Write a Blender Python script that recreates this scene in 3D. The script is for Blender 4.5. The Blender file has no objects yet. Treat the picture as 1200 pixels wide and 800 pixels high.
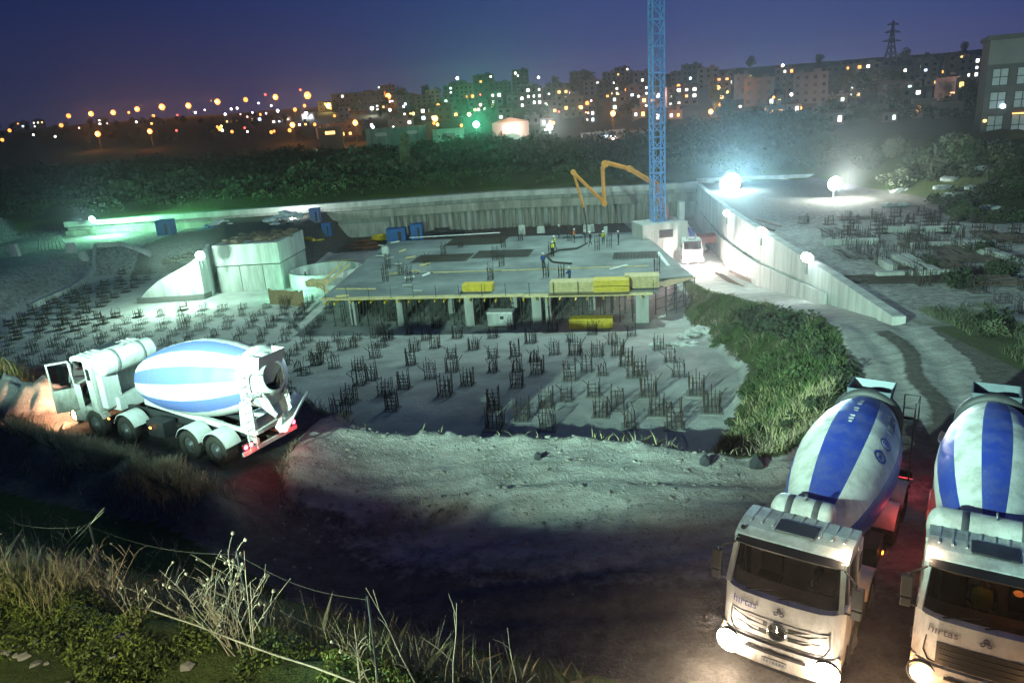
import bpy, math, random
import numpy as np
from mathutils import Vector, Matrix, Euler
random.seed(7)
rng = np.random.default_rng(7)
SC = bpy.context.scene
COL = SC.collection
R = math.radians

# ------------------------------------------------------------------ camera
F_PX, PITCH, ROLL, CAM_Z = 866.0, R(17.3), R(4.0), 12.0
_cp, _sp, _cr, _sr = math.cos(PITCH), math.sin(PITCH), math.cos(ROLL), math.sin(ROLL)
def ray(px, py):
    u, v = px-600.0, py-400.0
    a, b = u*_cr-v*_sr, u*_sr+v*_cr
    return Vector((a/F_PX, _cp-b/F_PX*_sp, -_sp-b/F_PX*_cp))
def at_z(px, py, z):
    d = ray(px, py); t = (z-CAM_Z)/d.z
    return Vector((0, 0, CAM_Z))+d*t
def at_y(px, py, Y):
    d = ray(px, py); return Vector((0, 0, CAM_Z))+d*(Y/d.y)
cam = bpy.data.cameras.new('camera'); cam_o = bpy.data.objects.new('camera', cam); COL.objects.link(cam_o)
right = Vector((_cr, -_sr*0, 0)); R0 = Vector((1, 0, 0)); U0 = Vector((0, _sp, _cp)); FW = Vector((0, _cp, -_sp))
rt = R0*_cr-U0*_sr; up = R0*_sr+U0*_cr
cam_o.matrix_world = Matrix(((rt.x, up.x, -FW.x, 0), (rt.y, up.y, -FW.y, 0), (rt.z, up.z, -FW.z, CAM_Z), (0, 0, 0, 1)))
cam.sensor_width = 36.0; cam.lens = F_PX/1200*36; cam.clip_end = 6000; cam.clip_start = 0.1
SC.camera = cam_o

# ------------------------------------------------------------------ materials
MATS = {}
def mat(name, col, rough=0.7, metal=0.0, var=0.25, scale=6.0, bump=0.0, bscale=None, col2=None, spec=None, streak=0.0):
    if name in MATS: return MATS[name]
    m = bpy.data.materials.new(name); m.use_nodes = True
    nt = m.node_tree; N = nt.nodes; L = nt.links
    b = N['Principled BSDF']; b.inputs['Roughness'].default_value = rough; b.inputs['Metallic'].default_value = metal
    if spec is not None: b.inputs['Specular IOR Level'].default_value = spec
    tc = N.new('ShaderNodeTexCoord')
    n1 = N.new('ShaderNodeTexNoise'); n1.inputs['Scale'].default_value = scale; n1.inputs['Detail'].default_value = 6; n1.inputs['Roughness'].default_value = 0.65
    if streak:
        mp = N.new('ShaderNodeMapping'); mp.inputs['Scale'].default_value = (1.3, 1.3, streak); L.new(tc.outputs['Object'], mp.inputs['Vector']); L.new(mp.outputs['Vector'], n1.inputs['Vector'])
    else: L.new(tc.outputs['Object'], n1.inputs['Vector'])
    cr = N.new('ShaderNodeValToRGB'); e = cr.color_ramp.elements
    c2 = col2 or tuple(c*(1-var) for c in col); c1 = tuple(min(1, c*(1+var*0.5)) for c in col)
    e[0].position = 0.32; e[0].color = (*c2, 1); e[1].position = 0.68; e[1].color = (*c1, 1)
    L.new(n1.outputs['Fac'], cr.inputs['Fac']); L.new(cr.outputs['Color'], b.inputs['Base Color'])
    mr = N.new('ShaderNodeMapRange'); mr.inputs['To Min'].default_value = max(0.02, rough-0.12); mr.inputs['To Max'].default_value = min(1, rough+0.12)
    L.new(n1.outputs['Fac'], mr.inputs['Value']); L.new(mr.outputs['Result'], b.inputs['Roughness'])
    if bump > 0:
        n2 = N.new('ShaderNodeTexNoise'); n2.inputs['Scale'].default_value = bscale or scale*5; n2.inputs['Detail'].default_value = 5
        L.new(tc.outputs['Object'], n2.inputs['Vector'])
        bp = N.new('ShaderNodeBump'); bp.inputs['Strength'].default_value = bump; bp.inputs['Distance'].default_value = 0.1
        L.new(n2.outputs['Fac'], bp.inputs['Height']); L.new(bp.outputs['Normal'], b.inputs['Normal'])
    MATS[name] = m; return m
def emit(name, col, s, sampled=False):
    if name in MATS: return MATS[name]
    m = bpy.data.materials.new(name); m.use_nodes = True
    nt = m.node_tree; b = nt.nodes['Principled BSDF']; b.inputs['Base Color'].default_value = (0.6, 0.6, 0.6, 1)
    b.inputs['Emission Color'].default_value = (*col, 1); b.inputs['Emission Strength'].default_value = s
    m.cycles.emission_sampling = 'AUTO' if sampled else 'NONE'
    MATS[name] = m; return m
def glass(name, tint=(0.02, 0.025, 0.03), amount=0.35):
    m = bpy.data.materials.new(name); m.use_nodes = True
    nt = m.node_tree; N = nt.nodes; L = nt.links; N.remove(N['Principled BSDF'])
    g = N.new('ShaderNodeBsdfGlossy'); g.inputs['Roughness'].default_value = 0.06; g.inputs['Color'].default_value = (0.8, 0.85, 0.9, 1)
    t = N.new('ShaderNodeBsdfTransparent'); t.inputs['Color'].default_value = (amount, amount, amount*1.05, 1)
    fr = N.new('ShaderNodeFresnel'); fr.inputs['IOR'].default_value = 1.5
    mx = N.new('ShaderNodeMixShader'); L.new(fr.outputs['Fac'], mx.inputs['Fac']); L.new(t.outputs[0], mx.inputs[1]); L.new(g.outputs[0], mx.inputs[2])
    L.new(mx.outputs[0], N['Material Output'].inputs['Surface']); return m

def paintdirt(name, col, rough=0.35, dirt=(0.16, 0.14, 0.11), amt=0.35, lowz=1.0):
    """painted panels with road dust: noise blotches and more dust low down on the body"""
    m = bpy.data.materials.new(name); m.use_nodes = True
    nt = m.node_tree; N = nt.nodes; L = nt.links; b = N['Principled BSDF']
    tc = N.new('ShaderNodeTexCoord'); n1 = N.new('ShaderNodeTexNoise'); n1.inputs['Scale'].default_value = 2.2; n1.inputs['Detail'].default_value = 8; n1.inputs['Roughness'].default_value = 0.7
    mp = N.new('ShaderNodeMapping'); mp.inputs['Scale'].default_value = (1, 1, 0.45)
    L.new(tc.outputs['Object'], mp.inputs['Vector']); L.new(mp.outputs['Vector'], n1.inputs['Vector'])
    sx = N.new('ShaderNodeSeparateXYZ'); L.new(tc.outputs['Object'], sx.inputs[0])
    z = N.new('ShaderNodeMapRange'); z.inputs['From Min'].default_value = lowz+0.6; z.inputs['From Max'].default_value = lowz-0.7; z.inputs['To Min'].default_value = 0; z.inputs['To Max'].default_value = 0.35
    L.new(sx.outputs['Z'], z.inputs['Value'])
    ad = N.new('ShaderNodeMath'); ad.operation = 'ADD'; L.new(n1.outputs['Fac'], ad.inputs[0]); L.new(z.outputs['Result'], ad.inputs[1])
    cr = N.new('ShaderNodeValToRGB'); cr.color_ramp.elements[0].position = 0.42; cr.color_ramp.elements[1].position = 0.85
    cr.color_ramp.elements[0].color = (0.04, 0.04, 0.04, 1); cr.color_ramp.elements[1].color = (amt*2, amt*2, amt*2, 1)
    L.new(ad.outputs[0], cr.inputs['Fac'])
    mx = N.new('ShaderNodeMix'); mx.data_type = 'RGBA'; mx.inputs['A'].default_value = (*col, 1); mx.inputs['B'].default_value = (*dirt, 1)
    L.new(cr.outputs['Color'], mx.inputs['Factor']); L.new(mx.outputs['Result'], b.inputs['Base Color'])
    n2 = N.new('ShaderNodeTexNoise'); n2.inputs['Scale'].default_value = 19; n2.inputs['Detail'].default_value = 3; L.new(tc.outputs['Object'], n2.inputs['Vector'])
    c2 = N.new('ShaderNodeValToRGB'); c2.color_ramp.elements[0].position = 0.64; c2.color_ramp.elements[1].position = 0.70; c2.color_ramp.elements[1].color = (amt*.9, amt*.9, amt*.9, 1); L.new(n2.outputs['Fac'], c2.inputs['Fac'])
    m2 = N.new('ShaderNodeMix'); m2.data_type = 'RGBA'; m2.inputs['B'].default_value = (dirt[0]*1.6, dirt[1]*1.7, dirt[2]*1.9, 1); L.new(c2.outputs['Color'], m2.inputs['Factor']); L.new(mx.outputs['Result'], m2.inputs['A']); L.new(m2.outputs['Result'], b.inputs['Base Color'])
    mr = N.new('ShaderNodeMapRange'); mr.inputs['To Min'].default_value = rough; mr.inputs['To Max'].default_value = 0.9
    L.new(cr.outputs['Color'], mr.inputs['Value']); L.new(mr.outputs['Result'], b.inputs['Roughness'])
    return m

white = paintdirt('white_paint', (0.74, 0.74, 0.72), amt=0.45)
blue = paintdirt('blue_paint', (0.02, 0.05, 0.36), 0.35, dirt=(0.2,0.2,0.2), amt=0.26)
lightblue = paintdirt('light_blue_paint', (0.11, 0.16, 0.46), 0.4, amt=0.3)
redp = paintdirt('red_paint', (0.5, 0.02, 0.02), 0.4, amt=0.2)
black = mat('black_plastic', (0.015, 0.015, 0.017), 0.5)
rubber = mat('rubber', (0.03, 0.029, 0.027), 0.9, col2=(0.07, 0.062, 0.052), scale=3)
steel = mat('grey_steel', (0.22, 0.23, 0.24), 0.45, 0.5)
darksteel = mat('dark_steel', (0.05, 0.05, 0.055), 0.6, 0.3)
chrome = mat('chrome', (0.6, 0.6, 0.6), 0.2, 1.0, var=0.05)
hoppersteel = mat('hopper_steel', (0.10, 0.13, 0.16), 0.5, 0.2, scale=3)
whitesteel = paintdirt('white_steel', (0.72, 0.73, 0.72), 0.45, amt=0.3, lowz=0.5)
windscreen = glass('windscreen_glass', amount=0.16)
cabglass = glass('side_glass', amount=0.5)
interior = mat('cab_interior', (0.05, 0.05, 0.055), 0.8)
seatmat = mat('seat_cloth', (0.07, 0.065, 0.06), 0.95)
skinm = mat('skin', (0.42, 0.25, 0.18), 0.6)
bluecloth = mat('blue_workwear', (0.03, 0.07, 0.28), 0.9)
vestm = mat('hi_vis_vest', (0.75, 0.7, 0.05), 0.8)
hardhat = mat('white_hard_hat', (0.75, 0.75, 0.72), 0.4)
darkcloth = mat('dark_workwear', (0.03, 0.032, 0.04), 0.95)
lettering_blue = mat('blue_lettering', (0.03, 0.05, 0.3), 0.5)
lettering_grey = mat('grey_lettering', (0.12, 0.12, 0.16), 0.5)
lettering_white = mat('white_lettering', (0.75, 0.75, 0.75), 0.5)
head_em = emit('headlamp_glow', (1.0, 0.85, 0.62), 60)
head_dim = emit('headlamp_dipped', (1.0, 0.7, 0.35), 25)
red_em = emit('tail_glow', (1.0, 0.03, 0.06), 26)
amber_em = emit('amber_glow', (1.0, 0.28, 0.02), 9)
marker_em = emit('marker_glow', (1.0, 0.8, 0.55), 40)

concrete = mat('concrete', (0.36, 0.36, 0.34), 0.85, scale=0.7, var=0.45, bump=0.25, bscale=7, streak=.25)
palewall = mat('pale_concrete_wall', (0.42, 0.42, 0.40), 0.85, scale=0.5, var=0.42, bump=0.2, bscale=6, streak=.22)
oldconc = mat('stained_concrete', (0.32, 0.31, 0.27), 0.9, scale=0.6, var=0.5, bump=0.3, bscale=5, streak=.22)
slabmat = mat('wet_slab_concrete', (0.19, 0.21, 0.205), 0.6, scale=0.22, var=0.5, bump=0.15, bscale=4)
plyyellow = mat('yellow_panel', (0.62, 0.44, 0.03), 0.6, scale=3, var=0.25)
plypale = mat('pale_plywood', (0.55, 0.44, 0.22), 0.7, scale=3, var=0.3)
timber = mat('timber', (0.34, 0.24, 0.13), 0.8, scale=4, var=0.4)
rust = mat('rusty_rebar', (0.05, 0.035, 0.028), 0.85, 0.2, scale=3)
cranblue = mat('crane_blue', (0.10, 0.27, 0.60), 0.45, scale=2)
orangep = mat('pump_orange', (0.62, 0.24, 0.03), 0.45, scale=1.5)
bluebox = mat('blue_sheet', (0.03, 0.12, 0.36), 0.6, scale=1)
tarpw = mat('white_tarpaulin', (0.72, 0.73, 0.72), 0.75, scale=1.5)
mudm = mat('brown_earth', (0.14, 0.10, 0.07), 0.95, scale=1.0, var=0.4, bump=0.5, bscale=4)
rubblem = mat('pale_rubble', (0.5, 0.5, 0.48), 0.9, scale=1.5, var=0.4)

# ------------------------------------------------------------------ mesh builder
class MB:
    def __init__(s): s.v = []; s.f = []; s.m = []; s.sm = []
    def add(s, vs, fs, mi=0, smooth=False):
        o = len(s.v); s.v += [tuple(p) for p in vs]
        for f in fs: s.f.append(tuple(i+o for i in f)); s.m.append(mi); s.sm.append(smooth)
        return s
    def box(s, c, d, rz=0.0, mi=0, M=None):
        x, y, z = d[0]/2, d[1]/2, d[2]/2
        vs = [Vector(p) for p in ((-x,-y,-z),(x,-y,-z),(x,y,-z),(-x,y,-z),(-x,-y,z),(x,-y,z),(x,y,z),(-x,y,z))]
        mm = M or Matrix.Rotation(rz, 3, 'Z')
        vs = [mm @ p + Vector(c) for p in vs]
        return s.add(vs, [(0,3,2,1),(4,5,6,7),(0,1,5,4),(1,2,6,5),(2,3,7,6),(3,0,4,7)], mi)
    def bar(s, p, q, w, h=None, mi=0):
        p, q = Vector(p), Vector(q); d = q-p; h = h or w
        z = Vector((0,0,1)) if abs(d.normalized().z) < 0.95 else Vector((1,0,0))
        a = d.cross(z).normalized()*w/2; b = a.cross(d).normalized()*h/2
        vs = [p-a-b, p+a-b, p+a+b, p-a+b, q-a-b, q+a-b, q+a+b, q-a+b]
        return s.add(vs, [(0,1,2,3),(7,6,5,4),(0,4,5,1),(1,5,6,2),(2,6,7,3),(3,7,4,0)], mi)
    def tube(s, p, q, r0, r1=None, n=8, mi=0, caps=True, smooth=True):
        p, q = Vector(p), Vector(q); d = (q-p); r1 = r0 if r1 is None else r1
        z = Vector((0,0,1)) if abs(d.normalized().z) < 0.95 else Vector((1,0,0))
        a = d.cross(z).normalized(); b = a.cross(d).normalized()
        vs = []
        for k in range(n):
            t = 2*math.pi*k/n; w = a*math.cos(t)+b*math.sin(t); vs += [p+w*r0, q+w*r1]
        fs = [(2*k, 2*((k+1)%n), 2*((k+1)%n)+1, 2*k+1) for k in range(n)]
        s.add(vs, fs, mi, smooth)
        if caps:
            s.add([vs[2*k] for k in range(n)], [tuple(range(n-1,-1,-1))], mi); s.add([vs[2*k+1] for k in range(n)], [tuple(range(n))], mi)
        return s
    def path(s, pts, r, n=6, mi=0):
        for i in range(len(pts)-1):
            ra = r[i] if isinstance(r, (list, tuple)) else r; rb = r[i+1] if isinstance(r, (list, tuple)) else r
            s.tube(pts[i], pts[i+1], ra, rb, n, mi)
        return s
    def lathe(s, prof, o, ax, n=32, mfn=None, mi=0, smooth=True, a0=0.0, a1=2*math.pi, ref=None):
        """prof: (t along axis, radius)"""
        o, ax = Vector(o), Vector(ax).normalized()
        ref = Vector(ref) if ref else (Vector((0,0,1)) if abs(ax.z) < 0.95 else Vector((1,0,0)))
        b = (ref-ax*ref.dot(ax)).normalized(); a = b.cross(ax)
        full = abs(a1-a0-2*math.pi) < 1e-6; nn = n if full else n+1
        vs = []
        for t, r in prof:
            for k in range(nn):
                th = a0+(a1-a0)*k/n; vs.append(o+ax*t+(a*math.sin(th)+b*math.cos(th))*r)
        off = len(s.v); s.v += [tuple(p) for p in vs]
        for i in range(len(prof)-1):
            for k in range(n):
                k2 = (k+1)%nn if full else k+1
                s.f.append((off+i*nn+k, off+i*nn+k2, off+(i+1)*nn+k2, off+(i+1)*nn+k)); s.m.append(mfn(i, k) if mfn else mi); s.sm.append(smooth)
        return s
    def prism_y(s, prof, ys, xoff=None, mi=0):
        """profile (x,z) extruded along y stations; xoff(y,x) shifts x"""
        n = len(prof); vs = []
        for y in ys:
            for (x, z) in prof: vs.append((x+(xoff(y, x) if xoff else 0), y, z))
        fs = []
        for j in range(len(ys)-1):
            for i in range(n):
                i2 = (i+1)%n; fs.append((j*n+i, j*n+i2, (j+1)*n+i2, (j+1)*n+i))
        fs.append(tuple(range(n-1,-1,-1))); fs.append(tuple((len(ys)-1)*n+i for i in range(n)))
        return s.add(vs, fs, mi)
    def prism_z(s, poly, z0, z1, mi=0):
        n = len(poly); g = lambda z, p: z(p) if callable(z) else z
        vs = [(p[0], p[1], g(z0, p)) for p in poly]+[(p[0], p[1], g(z1, p)) for p in poly]
        fs = [tuple(range(n-1,-1,-1)), tuple(range(n, 2*n))]+[(i, (i+1)%n, n+(i+1)%n, n+i) for i in range(n)]
        return s.add(vs, fs, mi)
    def strip_wall(s, pts, z0, z1, th, mi=0):
        """wall along plan points, z0/z1 per point or constants, thickness th"""
        n = len(pts); vs = []
        for i, p in enumerate(pts):
            p = Vector((p[0], p[1], 0)); a = Vector((*pts[max(0,i-1)][:2], 0)); b = Vector((*pts[min(n-1,i+1)][:2], 0))
            d = (b-a).normalized(); nr = Vector((-d.y, d.x, 0))*th/2
            lo = z0[i] if isinstance(z0, (list, tuple)) else z0; hi = z1[i] if isinstance(z1, (list, tuple)) else z1
            vs += [(p.x-nr.x, p.y-nr.y, lo), (p.x+nr.x, p.y+nr.y, lo), (p.x+nr.x, p.y+nr.y, hi), (p.x-nr.x, p.y-nr.y, hi)]
        fs = []
        for i in range(n-1):
            for k in range(4): fs.append((4*i+k, 4*(i+1)+k, 4*(i+1)+(k+1)%4, 4*i+(k+1)%4))
        fs += [(0,1,2,3), tuple(4*(n-1)+k for k in (3,2,1,0))]
        return s.add(vs, fs, mi)
    def half_pipe(s, p, q, r, th=0.03, n=10, upv=(0,0,1), r2=None, arc=math.pi):
        p, q = Vector(p), Vector(q); d = (q-p).normalized(); u = Vector(upv); u = (u-d*u.dot(d)).normalized(); a = d.cross(u); r2 = r2 or r
        vs = []
        for (c, rr) in ((p, r), (q, r2)):
            for ro in (rr, rr-th):
                for k in range(n+1):
                    t = -arc/2+arc*k/n; vs.append(c-u*ro*math.cos(t)+a*ro*math.sin(t))
        m = n+1; fs = []
        for k in range(n):
            fs += [(k, k+1, 2*m+k+1, 2*m+k), (m+k+1, m+k, 3*m+k, 3*m+k+1), (k, m+k, m+k+1, k+1), (2*m+k, 2*m+k+1, 3*m+k+1, 3*m+k)]
        fs += [(0, 2*m, 3*m, m), (n, m+n, 3*m+n, 2*m+n)]
        return s.add(vs, fs, 0, True)
    def blob(s, c, r, n=1, jit=0.2, mi=0, sq=(1,1,1)):
        """rough stone / clod"""
        t = (1+5**.5)/2
        V = [Vector(p).normalized() for p in ((-1,t,0),(1,t,0),(-1,-t,0),(1,-t,0),(0,-1,t),(0,1,t),(0,-1,-t),(0,1,-t),(t,0,-1),(t,0,1),(-t,0,-1),(-t,0,1))]
        Fs = [(0,11,5),(0,5,1),(0,1,7),(0,7,10),(0,10,11),(1,5,9),(5,11,4),(11,10,2),(10,7,6),(7,1,8),(3,9,4),(3,4,2),(3,2,6),(3,6,8),(3,8,9),(4,9,5),(2,4,11),(6,2,10),(8,6,7),(9,8,1)]
        V = [Vector((p.x*sq[0], p.y*sq[1], p.z*sq[2]))*r*(1+random.uniform(-jit, jit))+Vector(c) for p in V]
        return s.add(V, Fs, mi)
    def mesh(s, name, mats):
        me = bpy.data.meshes.new(name); me.from_pydata(s.v, [], s.f)
        for m in (mats if isinstance(mats, (list, tuple)) else [mats]): me.materials.append(m)
        me.polygons.foreach_set('material_index', s.m); me.polygons.foreach_set('use_smooth', s.sm); me.update(); return me
    def build(s, name, mats, parent=None, bevel=0.0, loc=None, rot=None):
        o = bpy.data.objects.new(name, s.mesh(name, mats)); COL.objects.link(o)
        if parent: o.parent = parent
        if loc is not None: o.location = loc
        if rot is not None: o.rotation_euler = rot
        if bevel:
            b = o.modifiers.new('bevel', 'BEVEL'); b.width = bevel; b.segments = 2; b.limit_method = 'ANGLE'; b.angle_limit = R(40)
        return o
def tag(o, label=None, cat=None, group=None, kind=None):
    if label: o['label'] = label
    if cat: o['category'] = cat; o['kind'] = 'thing'
    if group: o['group'] = group
    if kind: o['kind'] = kind
    return o
def thing(name, label, cat, loc=(0,0,0), rz=0.0, group=None):
    o = bpy.data.objects.new(name, None); COL.objects.link(o); o.location = loc; o.rotation_euler = (0,0,rz); o.empty_display_size = 0.3
    return tag(o, label, cat, group)
KIDS = {}
def copy_tree(o, parent=None):
    c = o.copy(); COL.objects.link(c); c.parent = parent
    for ch in [x for x in bpy.data.objects if x.parent == o]: copy_tree(ch, c)
    return c
def text_mesh(txt, size, extrude=0.006, shear=0.0):
    cu = bpy.data.curves.new('t', 'FONT'); cu.body = txt; cu.size = size; cu.extrude = extrude; cu.shear = shear; cu.align_x = 'CENTER'; cu.align_y = 'CENTER'
    o = bpy.data.objects.new('t', cu); COL.objects.link(o)
    dg = bpy.context.evaluated_depsgraph_get(); me = bpy.data.meshes.new_from_object(o.evaluated_get(dg), depsgraph=dg)
    bpy.data.objects.remove(o); bpy.data.curves.remove(cu); me.materials.clear(); return me
ORD = ['first','second','third','fourth','fifth','sixth','seventh','eighth','ninth','tenth','eleventh','twelfth','thirteenth','fourteenth','fifteenth','sixteenth','seventeenth','eighteenth','nineteenth','twentieth']+['%s%s' % (a, b) for a in ('twenty-','thirty-','forty-') for b in ('first','second','third','fourth','fifth','sixth','seventh','eighth','ninth','tenth')]
def lamp(name, kind, loc, energy, col, target=None, size=60, blend=0.5, radius=0.3):
    l = bpy.data.lights.new(name, kind); l.energy = energy; l.color = col; l.shadow_soft_size = radius
    o = bpy.data.objects.new(name, l); COL.objects.link(o); o.location = loc
    if kind == 'SPOT':
        l.spot_size = R(size); l.spot_blend = blend
        o.rotation_euler = (Vector(target)-Vector(loc)).to_track_quat('-Z', 'Y').to_euler()
    return o
HAZE = 0.00017
# ------------------------------------------------------------------ terrain
def vnoise(X, Y, sc, seed=0):
    """smooth value noise, vectorised"""
    x, y = np.asarray(X)/sc, np.asarray(Y)/sc
    xi, yi = np.floor(x).astype(np.int64), np.floor(y).astype(np.int64); fx, fy = x-xi, y-yi
    fx, fy = fx*fx*(3-2*fx), fy*fy*(3-2*fy)
    def h(a, b):
        n = (a*374761393+b*668265263+seed*974711) & 0x7fffffff
        n = ((n ^ (n >> 13))*1274126177) & 0x7fffffff
        return (n % 10007)/10007.0
    return (h(xi,yi)*(1-fx)+h(xi+1,yi)*fx)*(1-fy)+(h(xi,yi+1)*(1-fx)+h(xi+1,yi+1)*fx)*fy
def fbm(X, Y, sc, seed=0, o=4):
    return sum((vnoise(X, Y, sc/2**k, seed+k)-0.5)/2**k for k in range(o))
def sstep(a, b, x):
    t = np.clip((x-a)/(b-a), 0, 1); return t*t*(3-2*t)
CREST = [(-70,46),(-45,39),(-21.5,33.5),(-13.5,30.5),(-8,27),(-5.5,25.6),(1,24.2),(8.9,22.6),(11.5,25),(15.1,31),(17.6,38),(18.8,50),(19.8,72),(20.5,92),(21,140)]
WALL = [(20.7,37.5),(22.6,50),(25.4,71),(28,92),(31,112),(33.5,127)]
PIT_POLY = CREST+[(-90,140),(-90,50)]
def seg_dist(X, Y, pts):
    best = np.full(np.shape(X), 1e9); px = np.zeros(np.shape(X)); py = np.zeros(np.shape(X))
    for (ax, ay), (bx, by) in zip(pts, pts[1:]):
        dx, dy = bx-ax, by-ay; t = np.clip(((X-ax)*dx+(Y-ay)*dy)/(dx*dx+dy*dy), 0, 1)
        qx, qy = ax+t*dx, ay+t*dy; d = np.hypot(X-qx, Y-qy); m = d < best
        best = np.where(m, d, best); px = np.where(m, qx, px); py = np.where(m, qy, py)
    return best, px, py
def inside(X, Y, poly):
    c = np.zeros(np.shape(X), bool); n = len(poly)
    for i in range(n):
        (x1, y1), (x2, y2) = poly[i], poly[(i+1)%n]
        if y1 == y2: continue
        k = ((y1 > Y) != (y2 > Y)) & (X < (x2-x1)*(Y-y1)/(y2-y1)+x1); c ^= k
    return c
def ramp_z(Y): return np.interp(Y, [36, 40, 72, 90], [0, -0.6, -6.4, -8])
def wall_x(Y): return np.interp(Y, [p[1] for p in WALL], [p[0] for p in WALL])
def far_y(X): return np.interp(X, [-120, -76, 0, 30, 56, 120], [136, 134, 134, 127, 118, 112])
def terrace_z(Y): return np.interp(Y, [30, 40, 80, 125], [0, -0.3, -1.5, -2.2])
BN = (0.413, 0.911)
def terrain(X, Y, parts=False):
    X, Y = np.asarray(X, float), np.asarray(Y, float)
    # upper ground: road, ramp, right terrace
    right_side = (X > wall_x(Y)+0.2) & (Y > 37)
    up = np.where(Y > 36, np.where(right_side, terrace_z(Y), np.where(X > 10, ramp_z(Y), 0)), 0.0)
    rise = 1.75*sstep(-4.2, -10.5, X)*sstep(11, 17, Y)*(Y < 60); up = up+rise
    # broad clay spread on the road edge
    d, qx, qy = seg_dist(X, Y, CREST)
    ins = inside(X, Y, PIT_POLY)
    mcx = np.clip(X, -7.0, 6.5)
    md = np.hypot((X-mcx)/1.0, (Y-(23.6-0.28*(mcx+7)/2))/3.4)
    mound = 0.58*sstep(1.18, 0.5, md)*sstep(9.0, 1, X)*(1+0.22*fbm(X, Y, 2.2, 3)+0.25*np.abs(fbm(X, Y, 0.9, 13))+0.16*np.abs(fbm(X*0.6+Y, Y*1.5-X*.3, 0.5, 17)))
    dirt = 1.2*sstep(1.0, 0.1, np.hypot((X+18.6)/2.4, (Y-27.9)/1.5))*(1+fbm(X, Y, .7, 15))+1.0*sstep(1, 0.1, np.hypot((X+21.0)/2.2, (Y-28.6)/1.7))*(1+fbm(X, Y, .7, 15))
    lip = np.where(ins, 0, 0.22*sstep(1.4, 0.2, d)*(X < 12)*(vnoise(X, Y, 1.1, 19)))
    vd = seg_dist(X, Y, [(-18.5,24.6),(-13.2,21.4),(-9.0,18.9)])[0]; up = up+0.75*sstep(1.3, 0.15, vd)*(1+0.8*fbm(X, Y, 1.1, 23))
    up = up+mound+dirt+lip
    ztop = np.where(qx > 14, ramp_z(qy), mound*0.9+0.3+1.75*sstep(-4.2, -10.5, qx))
    steep = np.where(qx > 10, 0.75, 1.0)
    floor = np.full(X.shape, -8.0)+4.0*sstep(70, 37, Y)
    floor = np.maximum(floor, np.where(X < -40, np.minimum(-4.2, -8+(Y-110)*0.7), -8))
    floor = np.maximum(floor, np.minimum(-4, -8+(-61-X)*0.9*sstep(84, 93, Y)))          # left bench
    floor = np.maximum(floor, -8+5.0*sstep(0, 4.5, np.minimum(np.minimum(-27.5-X, Y-96.5), X+42+0.35*(Y-97))))          # upper left yard
    z = np.where(ins, np.maximum(floor, ztop-d*steep), up)
    z = np.where(ins & (z > floor+0.05), z+0.5*fbm(X, Y, 3.5, 11), z)
    # right hillside
    hs = np.clip((X-49)*0.38, 0, 5.5)*sstep(60, 72, Y)
    z = np.where(right_side, z+hs*(1+0.4*fbm(X, Y, 12, 5)), z)
    # ground beyond the far wall
    fy = far_y(X); beyond = Y > fy+2.2
    zb = -1.7+1.9*sstep(2.3, 12, Y-fy)+1.0*fbm(X, Y, 18, 9)*sstep(8, 20, Y-fy)
    az = X/np.maximum(Y, 1)
    A = np.interp(az, [-1.2,-0.75,-0.55,-0.3,-0.12,0.0,0.2,0.5,0.75,1.2], [24,26,28,30,30,33,36,37,40,40])
    hill = A*sstep(250, 900, Y)*(1+0.15*fbm(X, Y, 160, 21))
    z = np.where(beyond, np.where(right_side, np.maximum(zb, np.minimum(z, 3.5)), zb)+hill, z)
    # bank below the camera
    e = BN[0]*X+BN[1]*Y-4.8
    btop = 6.5; bank = np.clip(btop-np.maximum(e, 0)*0.82, -1, btop)
    bank = np.where(bank > 0.0, bank+0.5*fbm(X, Y, 1.8, 31)*sstep(0, 2, bank), bank)
    z = np.where((Y < 30) & (bank > 0), np.maximum(z, bank), z)
    rough = 0.07*fbm(X, Y, 1.3, 41)*np.where(ins & (d > 9), 0.25, np.where((X > 11) & (Y > 22), 0.12, 1.0))
    # wheel ruts on the road and path
    rut = np.zeros(X.shape)
    for off in (0, 2.0, 3.6, 5.4):
        rl = np.abs((Y-15.5-off)-0.09*X+0.5*np.sin(X*0.21+off))
        rut -= 0.09*sstep(0.45, 0.1, rl)*(Y < 24)*(bank < 0.2)
    for off in (-1.0, 1.0):
        cx = np.interp(Y, [18, 24, 31, 38], [12.8, 15.3, 18.0, 19.6])+off
        rut -= 0.08*sstep(0.6, 0.1, np.abs(X-cx))*sstep(20, 25, Y)*(Y < 40)*(~ins)
    z = z+rough+np.where(ins, 0, rut)
    if parts: return z, ins, d, mound, dirt, bank, right_side, beyond, floor
    return z
def tz(x, y): return float(terrain(np.array([x]), np.array([y]))[0])
def drop(px, py, h=0.0, y0=140.0, y1=880.0):
    """walk along the pixel's ray until it is h above the terrain"""
    Ys = np.linspace(y0, y1, 700); d = ray(px, py)
    X = d.x/d.y*Ys; Z = CAM_Z+d.z/d.y*Ys; T = terrain(X, Ys)
    k = np.nonzero(Z-T <= h)[0]
    Y = Ys[k[0]] if len(k) else Ys[int(np.argmin(Z-T-h))] if py > 105 else 820.0
    return Vector((d.x/d.y*Y, Y, CAM_Z+d.z/d.y*Y))

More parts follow.
